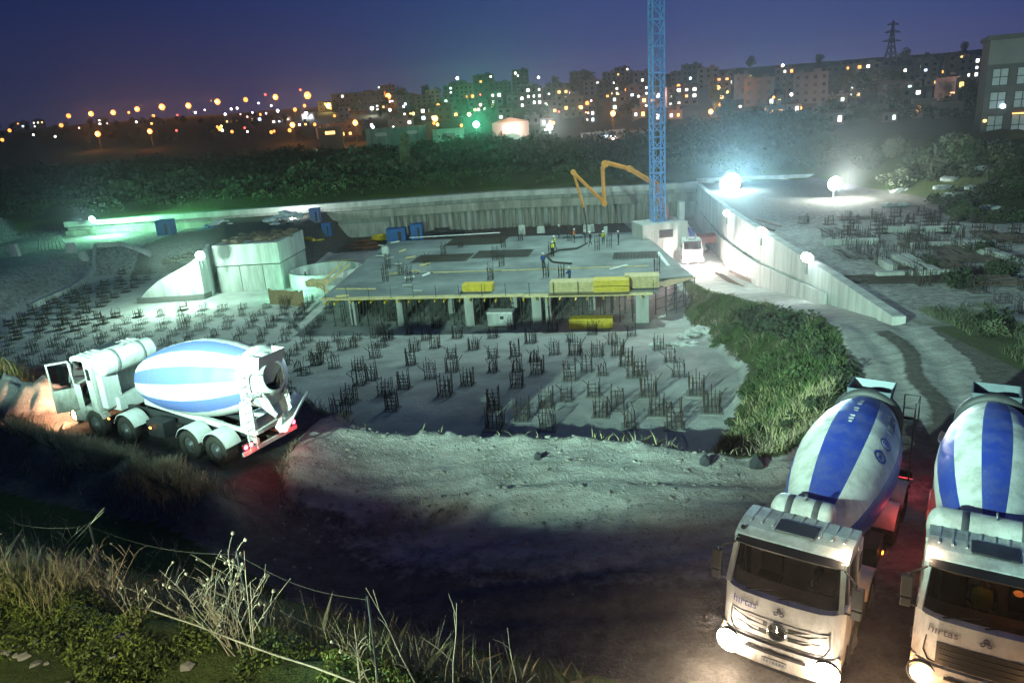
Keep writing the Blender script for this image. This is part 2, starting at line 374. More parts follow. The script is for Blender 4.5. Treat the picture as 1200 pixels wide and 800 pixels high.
def axis_grid(lo, a, b, hi, step, grow):
    mid = list(np.arange(a, b+1e-6, step)); out = mid[:]; s = step; x = b
    while x < hi: s *= grow; x += s; out.append(min(x, hi))
    s = step; x = a; pre = []
    while x > lo: s *= grow; x -= s; pre.append(max(x, lo))
    return np.array(pre[::-1]+out)
gx = axis_grid(-1500, -26, 34, 1500, 0.2, 1.035); gy = axis_grid(-40, 4, 45, 1500, 0.2, 1.022)
GX, GY = np.meshgrid(gx, gy)
GZ, ins_, d_, mound_, dirt_, bank_, rs_, bey_, flo_ = terrain(GX, GY, True)
nx, ny = len(gx), len(gy)
me = bpy.data.meshes.new('ground')
co = np.stack([GX, GY, GZ], -1).reshape(-1, 3)
ii = (np.arange(ny-1)[:, None]*nx+np.arange(nx-1)[None, :]).reshape(-1)
fc = np.stack([ii, ii+1, ii+nx+1, ii+nx], -1)
me.vertices.add(len(co)); me.vertices.foreach_set('co', co.astype(np.float32).ravel())
me.loops.add(fc.size); me.loops.foreach_set('vertex_index', fc.astype(np.int32).ravel())
me.polygons.add(len(fc)); me.polygons.foreach_set('loop_start', np.arange(0, fc.size, 4, dtype=np.int32)); me.polygons.foreach_set('use_smooth', np.ones(len(fc), bool))
me.update(); me.validate()
e_ = BN[0]*GX+BN[1]*GY-4.8
clay = np.clip(sstep(0.1, 0.4, mound_)+0.9*sstep(0.1, 0.5, dirt_), 0, 1)
clay = np.maximum(clay, 0.85*sstep(10, 16, GX)*sstep(22, 27, GY)*(GY < 40)*(~ins_)*(~rs_)*(np.abs(GX-np.interp(GY, [18,24,31,38],[12.8,15.3,18.0,19.4])) < 2.4)*(1-0.85*sstep(0.6, 0.2, np.abs(GX-np.interp(GY, [18,24,31,38],[12.8,15.3,18.0,19.6])+0.25*np.sin(GY*.9)))))
clay = np.maximum(clay, 0.80*sstep(15.0, 19.5, GY+0.18*GX)*(GY < 27)*(~ins_)*(bank_ < 0.1)*sstep(-8, -3, GX)*sstep(14, 11, GX))
ramp_ = (~ins_) & (~rs_) & (GY > 36) & (GX > 10)
clay = np.where(ramp_, 0.8, clay)
conc = np.where(ins_ & (GZ < flo_+0.35) & (GX > -75) & (GY < 118) & ((flo_ < -7.5) | (GY < 88)), 1.0, 0.0)
conc = np.maximum(conc, np.where(rs_ & (~bey_) & (GX < 49), 0.55*sstep(100, 70, GY), 0))
conc = np.maximum(conc, np.where((~ins_) & (GX > 24) & (GY > 26) & (GY < 40) & (~bey_), 0.8, 0))
conc = np.maximum(conc, np.where((GX < -56) & (GY > 60) & (~bey_), 0.5, 0))
veg = np.zeros(GX.shape)
veg = np.maximum(veg, np.where(bank_ > 0.3, 1.0, 0)); veg = np.maximum(veg, np.where(bey_, 1.0, 0))
veg = np.maximum(veg, np.where(ins_ & (GZ > flo_+0.4) & (GX > 6) & (GX < 25), 0.9, 0))
veg = np.maximum(veg, np.where(ins_ & (GZ > flo_+0.4) & (GX <= 6) & (GX > -20), 0.35, 0)); veg = np.maximum(veg, np.where(rs_ & (GX > 50), 0.8, 0))
veg = np.maximum(veg, np.where((GX > 21.5) & (GY > 20) & (GY < 45) & (~ins_), 0.6*sstep(25.8, 23.6, GX-0.1*(GY-20))*sstep(44, 34, GY), 0))
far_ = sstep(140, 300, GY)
at = me.color_attributes.new('zone', 'FLOAT_COLOR', 'POINT')
at.data.foreach_set('color', np.stack([clay, veg, conc, far_], -1).astype(np.float32).ravel())
gm = bpy.data.materials.new('site_earth'); gm.use_nodes = True
nt = gm.node_tree; N = nt.nodes; L = nt.links; bs = N['Principled BSDF']; bs.inputs['Roughness'].default_value = 0.95; bs.inputs['Specular IOR Level'].default_value = 0.15
ca = N.new('ShaderNodeVertexColor'); ca.layer_name = 'zone'; sp = N.new('ShaderNodeSeparateColor'); L.new(ca.outputs['Color'], sp.inputs[0])
geo = N.new('ShaderNodeNewGeometry')
def noise(sc, det=6, rough=0.6, vec=None):
    n = N.new('ShaderNodeTexNoise'); n.inputs['Scale'].default_value = sc; n.inputs['Detail'].default_value = det; n.inputs['Roughness'].default_value = rough
    L.new(vec or geo.outputs['Position'], n.inputs['Vector']); return n.outputs['Fac']
def ramp(fac, a, b, p0=0.35, p1=0.65):
    r = N.new('ShaderNodeValToRGB'); r.color_ramp.elements[0].position = p0; r.color_ramp.elements[1].position = p1
    r.color_ramp.elements[0].color = (*a, 1); r.color_ramp.elements[1].color = (*b, 1); L.new(fac, r.inputs['Fac']); return r.outputs['Color']
def mixc(f, a, b):
    m = N.new('ShaderNodeMix'); m.data_type = 'RGBA'; L.new(f, m.inputs['Factor']); L.new(a, m.inputs['A']); L.new(b, m.inputs['B']); return m.outputs['Result']
def math_(op, a, b):
    m = N.new('ShaderNodeMath'); m.operation = op; m.use_clamp = op in ('ADD', 'MULTIPLY_ADD')
    for i, x in enumerate((a, b)):
        if isinstance(x, (int, float)): m.inputs[i].default_value = x
        else: L.new(x, m.inputs[i])
    return m.outputs[0]
nA, nB, nC, nD = noise(0.25), noise(2.2, 8, 0.7), noise(12, 6, 0.7), noise(0.06, 5)
def thr(ch):  # ragged zone borders
    r = N.new('ShaderNodeMapRange'); r.inputs['From Min'].default_value = 0.32; r.inputs['From Max'].default_value = 0.68
    L.new(math_('ADD', ch, math_('MULTIPLY', math_('SUBTRACT', nB, 0.5), 0.9)), r.inputs['Value']); return r.outputs['Result']
mp = N.new('ShaderNodeMapping'); mp.inputs['Scale'].default_value = (0.5, 2.0, 1); mp.inputs['Rotation'].default_value = (0, 0, R(-6)); L.new(geo.outputs['Position'], mp.inputs['Vector'])
nT = noise(0.9, 6, 0.65, mp.outputs['Vector'])
road = mixc(math_('MULTIPLY', nT, 0.6), ramp(nB, (0.07, 0.062, 0.058), (0.17, 0.155, 0.14)), ramp(nC, (0.05, 0.046, 0.044), (0.15, 0.135, 0.12)))
clayc = mixc(nC, ramp(nB, (0.22, 0.212, 0.195), (0.42, 0.41, 0.39)), ramp(nT, (0.24, 0.235, 0.215), (0.46, 0.45, 0.43), 0.4, 0.6))
concc = mixc(math_('MULTIPLY', nC, 0.5), ramp(nA, (0.30, 0.295, 0.28), (0.48, 0.48, 0.465), 0.38, 0.62), ramp(nB, (0.22, 0.21, 0.195), (0.44, 0.435, 0.42)))
vegc = mixc(nC, ramp(nB, (0.03, 0.045, 0.016), (0.075, 0.11, 0.03)), ramp(nA, (0.05, 0.045, 0.03), (0.06, 0.09, 0.025)))
c = mixc(thr(sp.outputs['Red']), road, clayc); c = mixc(thr(sp.outputs['Blue']), c, concc); c = mixc(thr(sp.outputs['Green']), c, vegc)
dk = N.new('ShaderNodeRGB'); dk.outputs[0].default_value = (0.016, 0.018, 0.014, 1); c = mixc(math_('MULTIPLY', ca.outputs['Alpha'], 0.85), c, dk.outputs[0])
L.new(c, bs.inputs['Base Color'])
bp = N.new('ShaderNodeBump'); bp.inputs['Strength'].default_value = 0.8; bp.inputs['Distance'].default_value = 0.16
L.new(math_('ADD', math_('MULTIPLY', nC, 0.5), nB), bp.inputs['Height']); L.new(bp.outputs['Normal'], bs.inputs['Normal'])
me.materials.append(gm)
ground = bpy.data.objects.new('ground', me); COL.objects.link(ground); tag(ground, 'rutted earth of road, pit floor and bank', 'ground', kind='structure')
# ------------------------------------------------------------------ people
def skin_mesh(name, joints, edges, m):
    """joints: {key:(pos, radius)}; one continuous skinned body, baked so that copies share it"""
    keys = list(joints); idx = {k: i for i, k in enumerate(keys)}
    me = bpy.data.meshes.new('sk'); me.from_pydata([joints[k][0] for k in keys], [(idx[a], idx[b]) for a, b in edges], [])
    o = bpy.data.objects.new('sk', me); COL.objects.link(o)
    o.modifiers.new('s', 'SKIN'); sv = me.skin_vertices[0].data
    for k in keys:
        r = joints[k][1]; sv[idx[k]].radius = r if isinstance(r, tuple) else (r, r)
    sv[0].use_root = True
    sd = o.modifiers.new('d', 'SUBSURF'); sd.levels = 1; sd.render_levels = 1
    dg = bpy.context.evaluated_depsgraph_get(); out = bpy.data.meshes.new_from_object(o.evaluated_get(dg), depsgraph=dg)
    bpy.data.objects.remove(o); out.name = name; out.materials.clear()
    for p in out.polygons: p.use_smooth = True
    for mm in m: out.materials.append(mm)
    return out
def person_mesh(pose):
    J = {'pelvis': ((0,0,0.95),(0.16,0.12)), 'waist': ((0,0,1.10),(0.15,0.11)), 'chest': ((0.02,0,1.32),(0.18,0.13)), 'neck': ((0.03,0,1.50),0.06), 'head': ((0.05,0,1.62),(0.085,0.10)), 'top': ((0.05,0,1.74),(0.07,0.08))}
    E = [('pelvis','waist'),('waist','chest'),('chest','neck'),('neck','head'),('head','top')]
    def limb(side, knee, ankle, toe, elbow, hand):
        s = side; n = 'l' if s > 0 else 'r'
        J[n+'hip'] = ((0, s*0.10, 0.90),0.095); J[n+'knee'] = (knee,0.065); J[n+'ankle'] = (ankle,0.045); J[n+'toe'] = (toe,0.04)
        J[n+'sh'] = ((0.02, s*0.19, 1.42),0.065); J[n+'el'] = (elbow,0.045); J[n+'ha'] = (hand,0.035)
        E.extend([('pelvis',n+'hip'),(n+'hip',n+'knee'),(n+'knee',n+'ankle'),(n+'ankle',n+'toe'),('chest',n+'sh'),(n+'sh',n+'el'),(n+'el',n+'ha')])
    if pose == 'stand':
        limb(1,(0.03,0.11,0.48),(0,0.11,0.07),(0.18,0.12,0.04),(-0.02,0.25,1.14),(0.12,0.24,0.92)); limb(-1,(0.02,-0.11,0.48),(-0.02,-0.12,0.07),(0.16,-0.13,0.04),(-0.02,-0.25,1.14),(0.2,-0.18,1.02))
    elif pose == 'walk':
        limb(1,(0.16,0.10,0.50),(0.28,0.10,0.08),(0.45,0.10,0.05),(-0.12,0.24,1.16),(-0.08,0.24,0.90)); limb(-1,(-0.05,-0.10,0.48),(-0.30,-0.10,0.12),(-0.16,-0.10,0.04),(0.10,-0.25,1.15),(0.28,-0.2,1.0))
    elif pose == 'reach':
        limb(1,(0.06,0.13,0.48),(0,0.16,0.07),(0.18,0.18,0.04),(0.22,0.22,1.22),(0.46,0.10,1.18)); limb(-1,(0.04,-0.13,0.48),(-0.06,-0.16,0.07),(0.12,-0.17,0.04),(0.2,-0.22,1.18),(0.44,-0.08,1.08))
    else:  # sit
        limb(1,(0.46,0.13,0.95),(0.52,0.13,0.50),(0.70,0.13,0.47),(0.12,0.26,1.16),(0.42,0.18,1.22)); limb(-1,(0.46,-0.13,0.95),(0.50,-0.13,0.50),(0.68,-0.13,0.47),(0.12,-0.26,1.16),(0.42,-0.16,1.2))
    return skin_mesh('person', J, E, [darkcloth, skinm])
PM = {p: person_mesh(p) for p in ('stand', 'walk', 'reach', 'sit')}
for me_ in PM.values():
    for p in me_.polygons: p.material_index = 1 if (1.50 < p.center.z) else 0
def helmet_mesh():
    b = MB(); b.lathe([(0,0.135),(0.012,0.135),(0.02,0.115),(0.07,0.105),(0.11,0.07),(0.125,0.0)], (0.05,0,1.67), (0,0,1), 14); return b.mesh('hard_hat', hardhat)
def vest_mesh(m):
    b = MB(); b.lathe([(0,0.175),(0.12,0.175),(0.3,0.2),(0.42,0.17),(0.47,0.09)], (0.02,0,1.0), (0,0,1), 14)
    b.v = [(x if True else x, y*1.12, z) for (x, y, z) in [((p[0]-0.02)*0.86+0.02, p[1], p[2]) for p in b.v]]; return b.mesh('vest', m)
HM, VM, VB = helmet_mesh(), vest_mesh(vestm), vest_mesh(bluecloth)
VO = vest_mesh(mat('orange_vest', (0.8, 0.18, 0.03), 0.8))
def person(loc, rz, pose, label, vest='vest', hat=True, group=None):
    o = bpy.data.objects.new('person', PM[pose]); COL.objects.link(o); o.location = loc; o.rotation_euler = (0,0,rz); tag(o, label, 'person', group)
    for nm, mm in (([('hard_hat', HM)] if hat else [])+([('vest', {'vest': VM, 'blue': VB, 'orange': VO}[vest])] if vest else [])):
        c = bpy.data.objects.new(nm, mm); COL.objects.link(c); c.parent = o
    return o

# ------------------------------------------------------------------ concrete mixer trucks
YS = [-1.23,-1.17,-1.05,-0.8,-0.4,0,0.4,0.8,1.05,1.17,1.23]
def nose(y, x=9.2): return (-0.30*(abs(y)/1.23)**7-0.06*(y/1.23)**2) if x > 8.3 else 0.0
def front_x(z): return 9.16+(1.95-z)*0.09 if z > 0.95 else 9.30
def on_front(y, z, off=0.0): return (front_x(z)+nose(y)+off, y, z)
def front_shape(b, poly, t=0.03, mi=0, n=5):
    """flat relief piece on the cab front: poly of (y,z), proud by t"""
    m = len(poly); vs = [on_front(y, z, t) for y, z in poly]+[on_front(y, z, -0.03) for y, z in poly]
    b.add(vs, [tuple(range(m))]+[(i, m+i, m+(i+1)%m, (i+1)%m) for i in range(m)], mi)
def band(b, y0, y1, zt, zb, t=0.012, n=10, mi=0):
    """curved band across the front following the nose; zt/zb functions of y"""
    vs = []
    for k in range(n+1):
        y = y0+(y1-y0)*k/n; a, c = (zt(y) if callable(zt) else zt), (zb(y) if callable(zb) else zb)
        vs += [on_front(y, a, t), on_front(y, c, t), on_front(y, a, -0.03), on_front(y, c, -0.03)]
    fs = []
    for k in range(n):
        o, q = 4*k, 4*k+4; fs += [(o, o+1, q+1, q), (o+2, o, q, q+2), (o+1, o+3, q+3, q+1)]
    fs += [(0,2,3,1), (4*n, 4*n+1, 4*n+3, 4*n+2)]
    b.add(vs, fs, mi)
DR_O, DR_E = Vector((6.72,0,2.02)), Vector((0.62,0,2.82))
DR_AX = (DR_E-DR_O).normalized(); DR_L = (DR_E-DR_O).length
DR_PROF = [(0.0,0.0),(0.012,0.30),(0.03,0.52),(0.07,0.70),(0.14,0.87),(0.22,1.0),(0.32,1.12),(0.44,1.21),(0.56,1.25),(0.68,1.21),(0.80,1.09),(0.90,0.92),(0.97,0.77),(1.0,0.74)]
def drum_pt(t, ang, off=0.0):
    r = np.interp(t, [p[0] for p in DR_PROF], [p[1] for p in DR_PROF])+off
    b = (Vector((0,0,1))-DR_AX*DR_AX.z).normalized(); a = b.cross(DR_AX)
    return DR_O+DR_AX*(t*DR_L)+(a*math.sin(ang)+b*math.cos(ang))*r
def star_badge(root, z=1.28):
    b = MB(); c = Vector(on_front(0, z, 0.03)); ax = Vector((1,0,0.1)).normalized()
    b.lathe([(0,0.20),(0.03,0.20),(0.04,0.185),(0.03,0.165),(0,0.165)], c, ax, 24)
    u = Vector((0,0,1)); v = Vector((0,1,0))
    for k in range(3):
        t = math.pi/2+k*2*math.pi/3; d = v*math.cos(t)+u*math.sin(t); s = v*math.cos(t+math.pi/2)+u*math.sin(t+math.pi/2)
        q = c+ax*0.02; b.add([q+s*0.025, q-s*0.025, q+d*0.18, q+ax*0.02], [(0,2,3),(2,1,3),(1,0,3)])
    e = b.build('star_badge', chrome, root); return e
def emblem(root, z=1.58, m=lettering_grey):
    b = MB()
    for (dy, dz) in ((0,0.055),(-0.06,-0.03),(0.06,-0.03)):
        c = Vector(on_front(dy, z+dz, 0.004)); b.lathe([(0,0.05),(0.008,0.05),(0.008,0.028),(0,0.028)], c, (1,0,0.1), 16)
    b.build('emblem', m, root)
def front_text(root, txt, y, z, size, m):
    me_ = text_mesh(txt, size, 0.003, 0.1); me_.materials.append(m)
    for v in me_.vertices:
        yy, zz = v.co.x+y, v.co.y+z; v.co = on_front(yy, zz, 0.016+v.co.z)
    o = bpy.data.objects.new('lettering', me_); COL.objects.link(o); o.parent = root
def drum_text(root, txt, size, t0, ang0, m, flip=1, name='lettering'):
    me_ = text_mesh(txt, size, 0.004); me_.materials.append(m)
    for v in me_.vertices:
        v.co = drum_pt(t0+flip*v.co.x/DR_L, ang0+flip*v.co.y/1.13, 0.022+v.co.z)
    o = bpy.data.objects.new(name, me_); COL.objects.link(o); o.parent = root
def drum_ring(root, t0, ang0, r0, r1, m, inner=None, n=28):
    b = MB(); vs = []
    for k in range(n):
        a = 2*math.pi*k/n
        for r in (r0, r1): vs.append(drum_pt(t0+math.cos(a)*r/DR_L, ang0+math.sin(a)*r*0.9/1.13, 0.02))
    b.add(vs, [(2*k, 2*k+1, (2*k+3) % (2*n), (2*k+2) % (2*n)) for k in range(n)])
    if inner:
        b.add([drum_pt(t0+p[0]/DR_L, ang0+p[1]/1.13, 0.021) for p in inner], [tuple(range(len(inner)))])
    b.build('emblem', m, root)

def mixer_truck(label, loc, rz, tilt=(0,0), sectors=8, phase=0.0, stripe=None, grille='slots', door_open=0.0, lamps=None, tank=(-1.1,1.1), back=0.0, tail=True, text=True, marker=True, detail=True, group=None, ring_m=None):
    T = thing('concrete_mixer_truck', label, 'truck', loc, 0, group); T.rotation_euler = Euler((tilt[0], tilt[1], rz), 'XYZ')
    stripe = stripe or blue
    # chassis
    b = MB()
    for y in (-0.42, 0.42): b.box((4.4, y, 0.98), (8.8, 0.10, 0.28))
    for x in (0.2, 1.15, 2.5, 4.2, 5.95, 7.75): b.box((x, 0, 0.98), (0.14, 0.84, 0.2))
    for x in (1.15, 2.5, 5.95, 7.75): b.tube((x,-1.0,0.52),(x,1.0,0.52),0.08,n=8)
    b.box((4.35, 0.85, 0.78), (0.9, 0.55, 0.55)); b.tube((3.75+0.3,-0.82,0.78),(5.1,-0.82,0.78),0.3,n=14)
    b.build('chassis', darksteel, T, 0.01)
    # wheels
    for x, dual in ((1.15,1),(2.5,1),(5.95,0),(7.75,0)):
        for s in (-1, 1):
            w = MB(); wd = 0.56 if dual else 0.32; c = (x, s*(1.24-wd), 0.52)
            w.lathe([(0,0.30),(0.0,0.46),(0.04,0.52),(wd-0.05,0.52),(wd,0.47),(wd+0.01,0.32),(wd-0.05,0.29)], c, (0,s,0), 28)
            for k in range(28):
                a = 2*math.pi*k/28; p = Vector((x+math.cos(a)*0.522, s*(1.24-wd/2), 0.52+math.sin(a)*0.522))
                w.box(p, (0.03, wd-0.08, 0.035), M=Matrix.Rotation(-a, 3, 'Y'))
            wo = w.build('wheel', rubber, T)
            h = MB(); d0 = wd-0.12 if dual else wd-0.05
            h.lathe([(0,0.30),(0.05,0.29),(0.02 if not dual else -0.1,0.2),(0.06,0.13),(0.10,0.10),(0.12,0.0)], (x, s*(1.24-wd+d0), 0.52), (0,s,0), 20)
            for k in range(10):
                a = 2*math.pi*k/10; h.tube((x+math.cos(a)*0.2, s*(1.24-wd+d0-0.02), 0.52+math.sin(a)*0.2),(x+math.cos(a)*0.2, s*(1.24-wd+d0+0.05), 0.52+math.sin(a)*0.2),0.018,n=6)
            h.build('rim', steel, wo)
    # fenders
    for (x, r, a0, a1) in ((1.15,0.66,-1.25,1.25),(2.5,0.66,-1.25,1.25),(5.95,0.66,-1.2,1.2)):
        for s in (-1, 1):
            f = MB(); f.lathe([(0,r),(0.62,r),(0.64,r-0.05),(0.62,r-0.02),(0,r-0.02)], (x, s*0.62, 0.52), (0,s,0), 16, a0=a0, a1=a1); f.build('fender', whitesteel, T)
    # cab
    c = MB()
    c.prism_y([(8.92,1.98),(9.15,1.94),(9.25,0.98),(8.55,0.98),(8.55,1.98)], YS, nose)
    c.prism_y([(7.38,0.98),(8.549,0.98),(8.549,1.16),(7.38,1.16)], [-1.18,1.18])
    c.box((7.41,0,2.0),(0.07,2.30,1.9))
    for s in (-1, 1):
        c.box((7.58, s*1.17, 1.95),(0.38,0.06,1.94)); c.box((7.58, s*1.203, 2.42),(0.22,0.012,0.42), mi=1)
        c.bar((8.93,s*1.15,1.96),(8.60,s*1.07,2.90),0.10,0.09); c.box((8.67,s*1.16,1.48),(0.20,0.06,1.0))
    c.prism_y([(7.36,2.88),(7.36,3.02),(7.9,3.08),(8.35,3.05),(8.58,2.98),(8.66,2.88),(8.56,2.85)], [y*0.94 for y in YS], lambda y, x: -0.08*(abs(y)/1.23)**4 if x > 8.2 else 0)
    cab = c.build('cab', [white, black], T, 0.025)
    for k in range(14):
        pass
    r_ = MB()
    for k in range(9): r_.box((7.78, -0.96+k*0.24, 3.06), (0.75,0.035,0.03), M=Matrix.Rotation(R(-4),3,'Y'))
    r_.build('roof_ribs', white, T)
    h_ = MB(); h_.box((8.05,0,3.085),(0.5,0.82,0.05)); h_.build('roof_hatch', mat('hatch_smoked', (0.05,0.055,0.065), 0.35), T, 0.02)
    # side fairing + steps
    for s in (-1, 1):
        f = MB(); f.prism_y([(8.32,0.98),(8.45,0.55),(9.0,0.50),(9.05,0.98)], [s*1.0, s*1.2])
        f.prism_y([(7.3,0.98),(7.32,0.7),(7.36,0.98)], [s*1.0, s*1.2])
        f.lathe([(0,0.62),(0.3,0.62),(0.3,0.57),(0,0.57)], (7.75, s*0.92, 0.52), (0,s,0), 14, a0=-1.1, a1=1.1)
        f.build('step_panel', white, T, 0.01)
    # windscreen
    g = MB(); vs = []
    for k in range(13):
        y = -1.10+2.2*k/12
        for j in range(4):
            t = j/3; vs.append((9.00-0.36*t+nose(y)*(0.9-0.3*t), y*(1-0.05*t), 1.97+0.92*t))
    g.add(vs, [(4*k+j, 4*k+4+j, 4*k+5+j, 4*k+1+j) for k in range(12) for j in range(3)], smooth=True); wsn = g.build('windshield', windscreen, T)
    wb = MB()
    for y in (-0.75,-0.05): wb.bar((9.08+nose(y),y,1.975),(8.97,y+0.62,2.10),0.025,0.02)
    wb.build('wiper', black, wsn)
    sv = MB(); sv.prism_y([(8.60,2.955),(8.80,2.87),(8.79,2.835),(8.59,2.90)], [y*0.93 for y in YS[1:-1]], lambda y, x: -0.12*(abs(y)/1.23)**4)
    sv.build('sun_visor', black, T)
    # interior
    i_ = MB(); i_.prism_y([(8.55,1.2),(8.9,1.9),(8.86,1.94),(8.45,1.84),(8.3,1.6)], [-1.1,1.1]); i_.build('dashboard', interior, T)
    for s in (-1, 1):
        q = MB(); q.box((7.85,s*0.6,1.53),(0.5,0.5,0.16)); q.box((7.60,s*0.6,1.98),(0.14,0.48,0.80)); q.box((7.58,s*0.6,2.48),(0.1,0.28,0.2)); q.box((7.85,s*0.6,1.30),(0.3,0.3,0.28)); q.build('seat', seatmat, T, 0.03)
    q = MB(); q.lathe([(-0.02,0.22),(0,0.24),(0.02,0.22),(0,0.205),(-0.02,0.22)], (8.34,0.6,1.95), (-0.5,0,0.86), 20); q.tube((8.34,0.6,1.95),(8.5,0.6,1.6),0.035,n=6); q.bar((8.34,0.38,1.95),(8.34,0.82,1.95),0.04,0.02); q.build('steering_wheel', black, T)
    # doors
    for s in (-1, 1):
        hinge = bpy.data.objects.new('door', None)
        d = MB(); L_ = -0.80
        d.box((L_/2,0,0.42),(0.80,0.06,0.84)); d.bar((-0.02,0,0.84),(-0.06,-s*0.06,1.84),0.07,0.06); d.bar((-0.76,0,0.84),(-0.76,-s*0.06,1.86),0.08,0.06); d.bar((-0.05,-s*0.06,1.84),(-0.80,-s*0.06,1.84),0.07,0.06)
        dm = d.mesh('door', white); do = bpy.data.objects.new('door', dm); COL.objects.link(do); do.parent = T; do.location = (8.58, s*1.19, 1.0)
        bv = do.modifiers.new('bevel','BEVEL'); bv.width = 0.015; bv.segments = 2
        bpy.data.objects.remove(hinge)
        if s > 0 and door_open: do.rotation_euler = (0,0,-R(door_open))
        pn = MB(); pn.add([(-0.05,0,0.83),(-0.74,0,0.83),(-0.74,-s*0.06,1.83),(-0.08,-s*0.06,1.83)], [(0,1,2,3)]); pn.build('window', cabglass, do)
        hd = MB(); hd.bar((-0.72,s*0.05,0.62),(-0.52,s*0.05,0.62),0.03); hd.build('handle', black, do)
        # mirror
        mi = MB(); mx = 8.86
        mi.box((mx+0.05, s*1.42, 2.42),(0.14,0.22,0.46)); mi.box((mx+0.05,s*1.42,2.06),(0.14,0.20,0.2))
        mi.bar((mx-0.2,s*1.1,2.80),(mx+0.05,s*1.38,2.72),0.04); mi.bar((mx+0.05,s*1.38,2.74),(mx+0.05,s*1.38,1.98),0.035); mi.bar((mx,s*1.16,1.96),(mx+0.05,s*1.38,2.0),0.04)
        mo = mi.build('mirror', black, T, 0.02)
    # front: grille, bumper, lamps
    gr = MB()
    if grille == 'slots':
        band(gr, -0.98, 0.98, 1.50, 1.02, 0.006, 12, 0)
        for s in (-1, 1):
            front_shape(gr, [(s*0.22,1.43),(s*0.22,1.33),(s*0.62,1.34),(s*0.78,1.42),(s*0.96,1.44),(s*0.96,1.46),(s*0.6,1.45)][::s], 0.014, 1)
            front_shape(gr, [(s*0.22,1.24),(s*0.22,1.15),(s*0.55,1.16),(s*0.70,1.24),(s*0.84,1.25),(s*0.84,1.27),(s*0.5,1.26)][::s], 0.014, 1)
        band(gr, -0.92, 0.92, 1.045, 0.985, 0.012, 12, 1)
    else:
        band(gr, -0.80, 0.80, lambda y: 1.50-0.02*abs(y), lambda y: 1.0, 0.010, 12, 1)
        for z in (1.12,1.24,1.36): band(gr, -0.74, 0.74, z+0.012, z-0.012, 0.02, 12, 2)
    gro = gr.build('grille', [white, black, darksteel], T)
    if grille == 'slots': star_badge(gro, 1.29); dk = MB(); dk.lathe([(0.0,0.0),(0.0,0.17)], Vector(on_front(0,1.29,0.034)), Vector((1,0,0.1)).normalized(), 24); dk.build('badge_disc', black, gro)
    for s in (-1, 1):   # corner panels with a curved crease
        k = MB()
        for a, bb in (((0.99,1.52),(1.02,1.2)),((1.02,1.2),(0.93,1.03)),((0.93,1.03),(0.80,1.02))):
            k.bar(on_front(s*a[0],a[1],0.01), on_front(s*bb[0],bb[1],0.01), 0.022)
        k.build('corner_trim', black, T)
    bu = MB(); bu.prism_y([(8.95,0.95),(9.30,0.95),(9.36,0.80),(9.34,0.45),(9.22,0.34),(8.95,0.36)], YS, lambda y, x: nose(y) if x > 9.0 else 0)
    buo = bu.build('bumper', white, T, 0.02)
    sl = MB()
    for (y0, y1, z0, z1) in ((-0.62,0.62,0.86,0.775),(-0.5,0.5,0.47,0.39)):
        vs = []
        for k in range(9):
            y = y0+(y1-y0)*k/8
            for z in (z0, z1): vs.append((9.368+nose(y), y, z))
        sl.add(vs, [(2*k, 2*k+1, 2*k+3, 2*k+2) for k in range(8)])
    sl.build('bumper_slot', black, buo)
    pl = MB(); pl.box((9.38,0,0.62),(0.02,0.52,0.12)); plo = pl.build('number_plate', mat('plate_grey', (0.25,0.25,0.24), 0.6), T)
    ch = MB()
    for k, wd in enumerate((0.03,0.035,0.02,0.04,0.03,0.035,0.04)): ch.box((9.3915,-0.20+k*0.065,0.62),(0.004,wd,0.065))
    ch.build('plate_marks', lettering_grey, plo)
    for s in (-1, 1):
        hl = MB(); hx = 9.345+nose(s*0.98)
        ax = Vector((1, s*0.12, 0)).normalized()
        hl.lathe([(-0.05,0.29),(0.025,0.285),(0.03,0.27),(0.0,0.26)], (hx, s*1.0, 0.70), ax, 22)
        ho = hl.build('headlight', black, T)
        le = MB(); lr = 0.27 if lamps in ('high','low') else 0.2; le.lathe([(0.03,lr),(0.07,lr*.93),(0.12,lr*.62),(0.14,0.0)], (hx, s*1.0, 0.70), ax, 20, smooth=True)
        le.build('lens', (head_em if lamps == 'high' else head_dim if lamps else chrome), ho)
        am = MB(); am.box((9.02+nose(s*1.18)*0, s*1.2, 0.86),(0.12,0.03,0.08)); am.build('indicator', amber_em if lamps == 'dip' or lamps == 'high' else black, T)
    band_m = MB()
    front_text(T, 'hırtas', -0.72, 1.72, 0.235, lettering_blue if grille == 'slots' else lettering_grey); emblem(T, 1.72)
    # roof markers
    for s in (-1, 1):
        mk = MB(); mk.blob((8.45, s*1.02, 3.06), 0.06, jit=0.02); mk.build('marker_lamp', marker_em if (marker == 'both' or (marker and ((s > 0) == (marker == 'left')))) else black, T)
    for s in (-1, 1):
        for x in (2.3, 4.5, 6.9):
            mk = MB(); mk.box((x, s*1.21, 0.86),(0.09,0.03,0.06)); mk.build('side_marker', amber_em, T)
    # water tank across behind the cab
    w = MB(); tl0 = tank[1]-tank[0]; w.lathe([(-0.14,0.0),(-0.12,0.18),(-0.06,0.32),(0.03,0.41),(0.10,0.43),(tl0-.1,0.43),(tl0-.03,0.41),(tl0+.04,0.28),(tl0+.06,0)], (6.98,tank[0],2.80), (0,1,0), 32)
    wt = w.build('water_tank', white, T)
    st = MB()
    for y in ((tank[0]+tank[1])/2-tl0*.24,(tank[0]+tank[1])/2+tl0*.24): st.lathe([(0,0.436),(0.14,0.436),(0.14,0.43),(0,0.43)], (6.98,y-0.07,2.80), (0,1,0), 28)
    st.lathe([(0,0.07),(0.02,0.10),(0.04,0.07),(0.02,0.05),(0,0.07)], (6.98,(tank[0]+tank[1])/2,3.29), (0,1,0), 14)
    st.build('strap', steel, wt)
    p_ = MB()
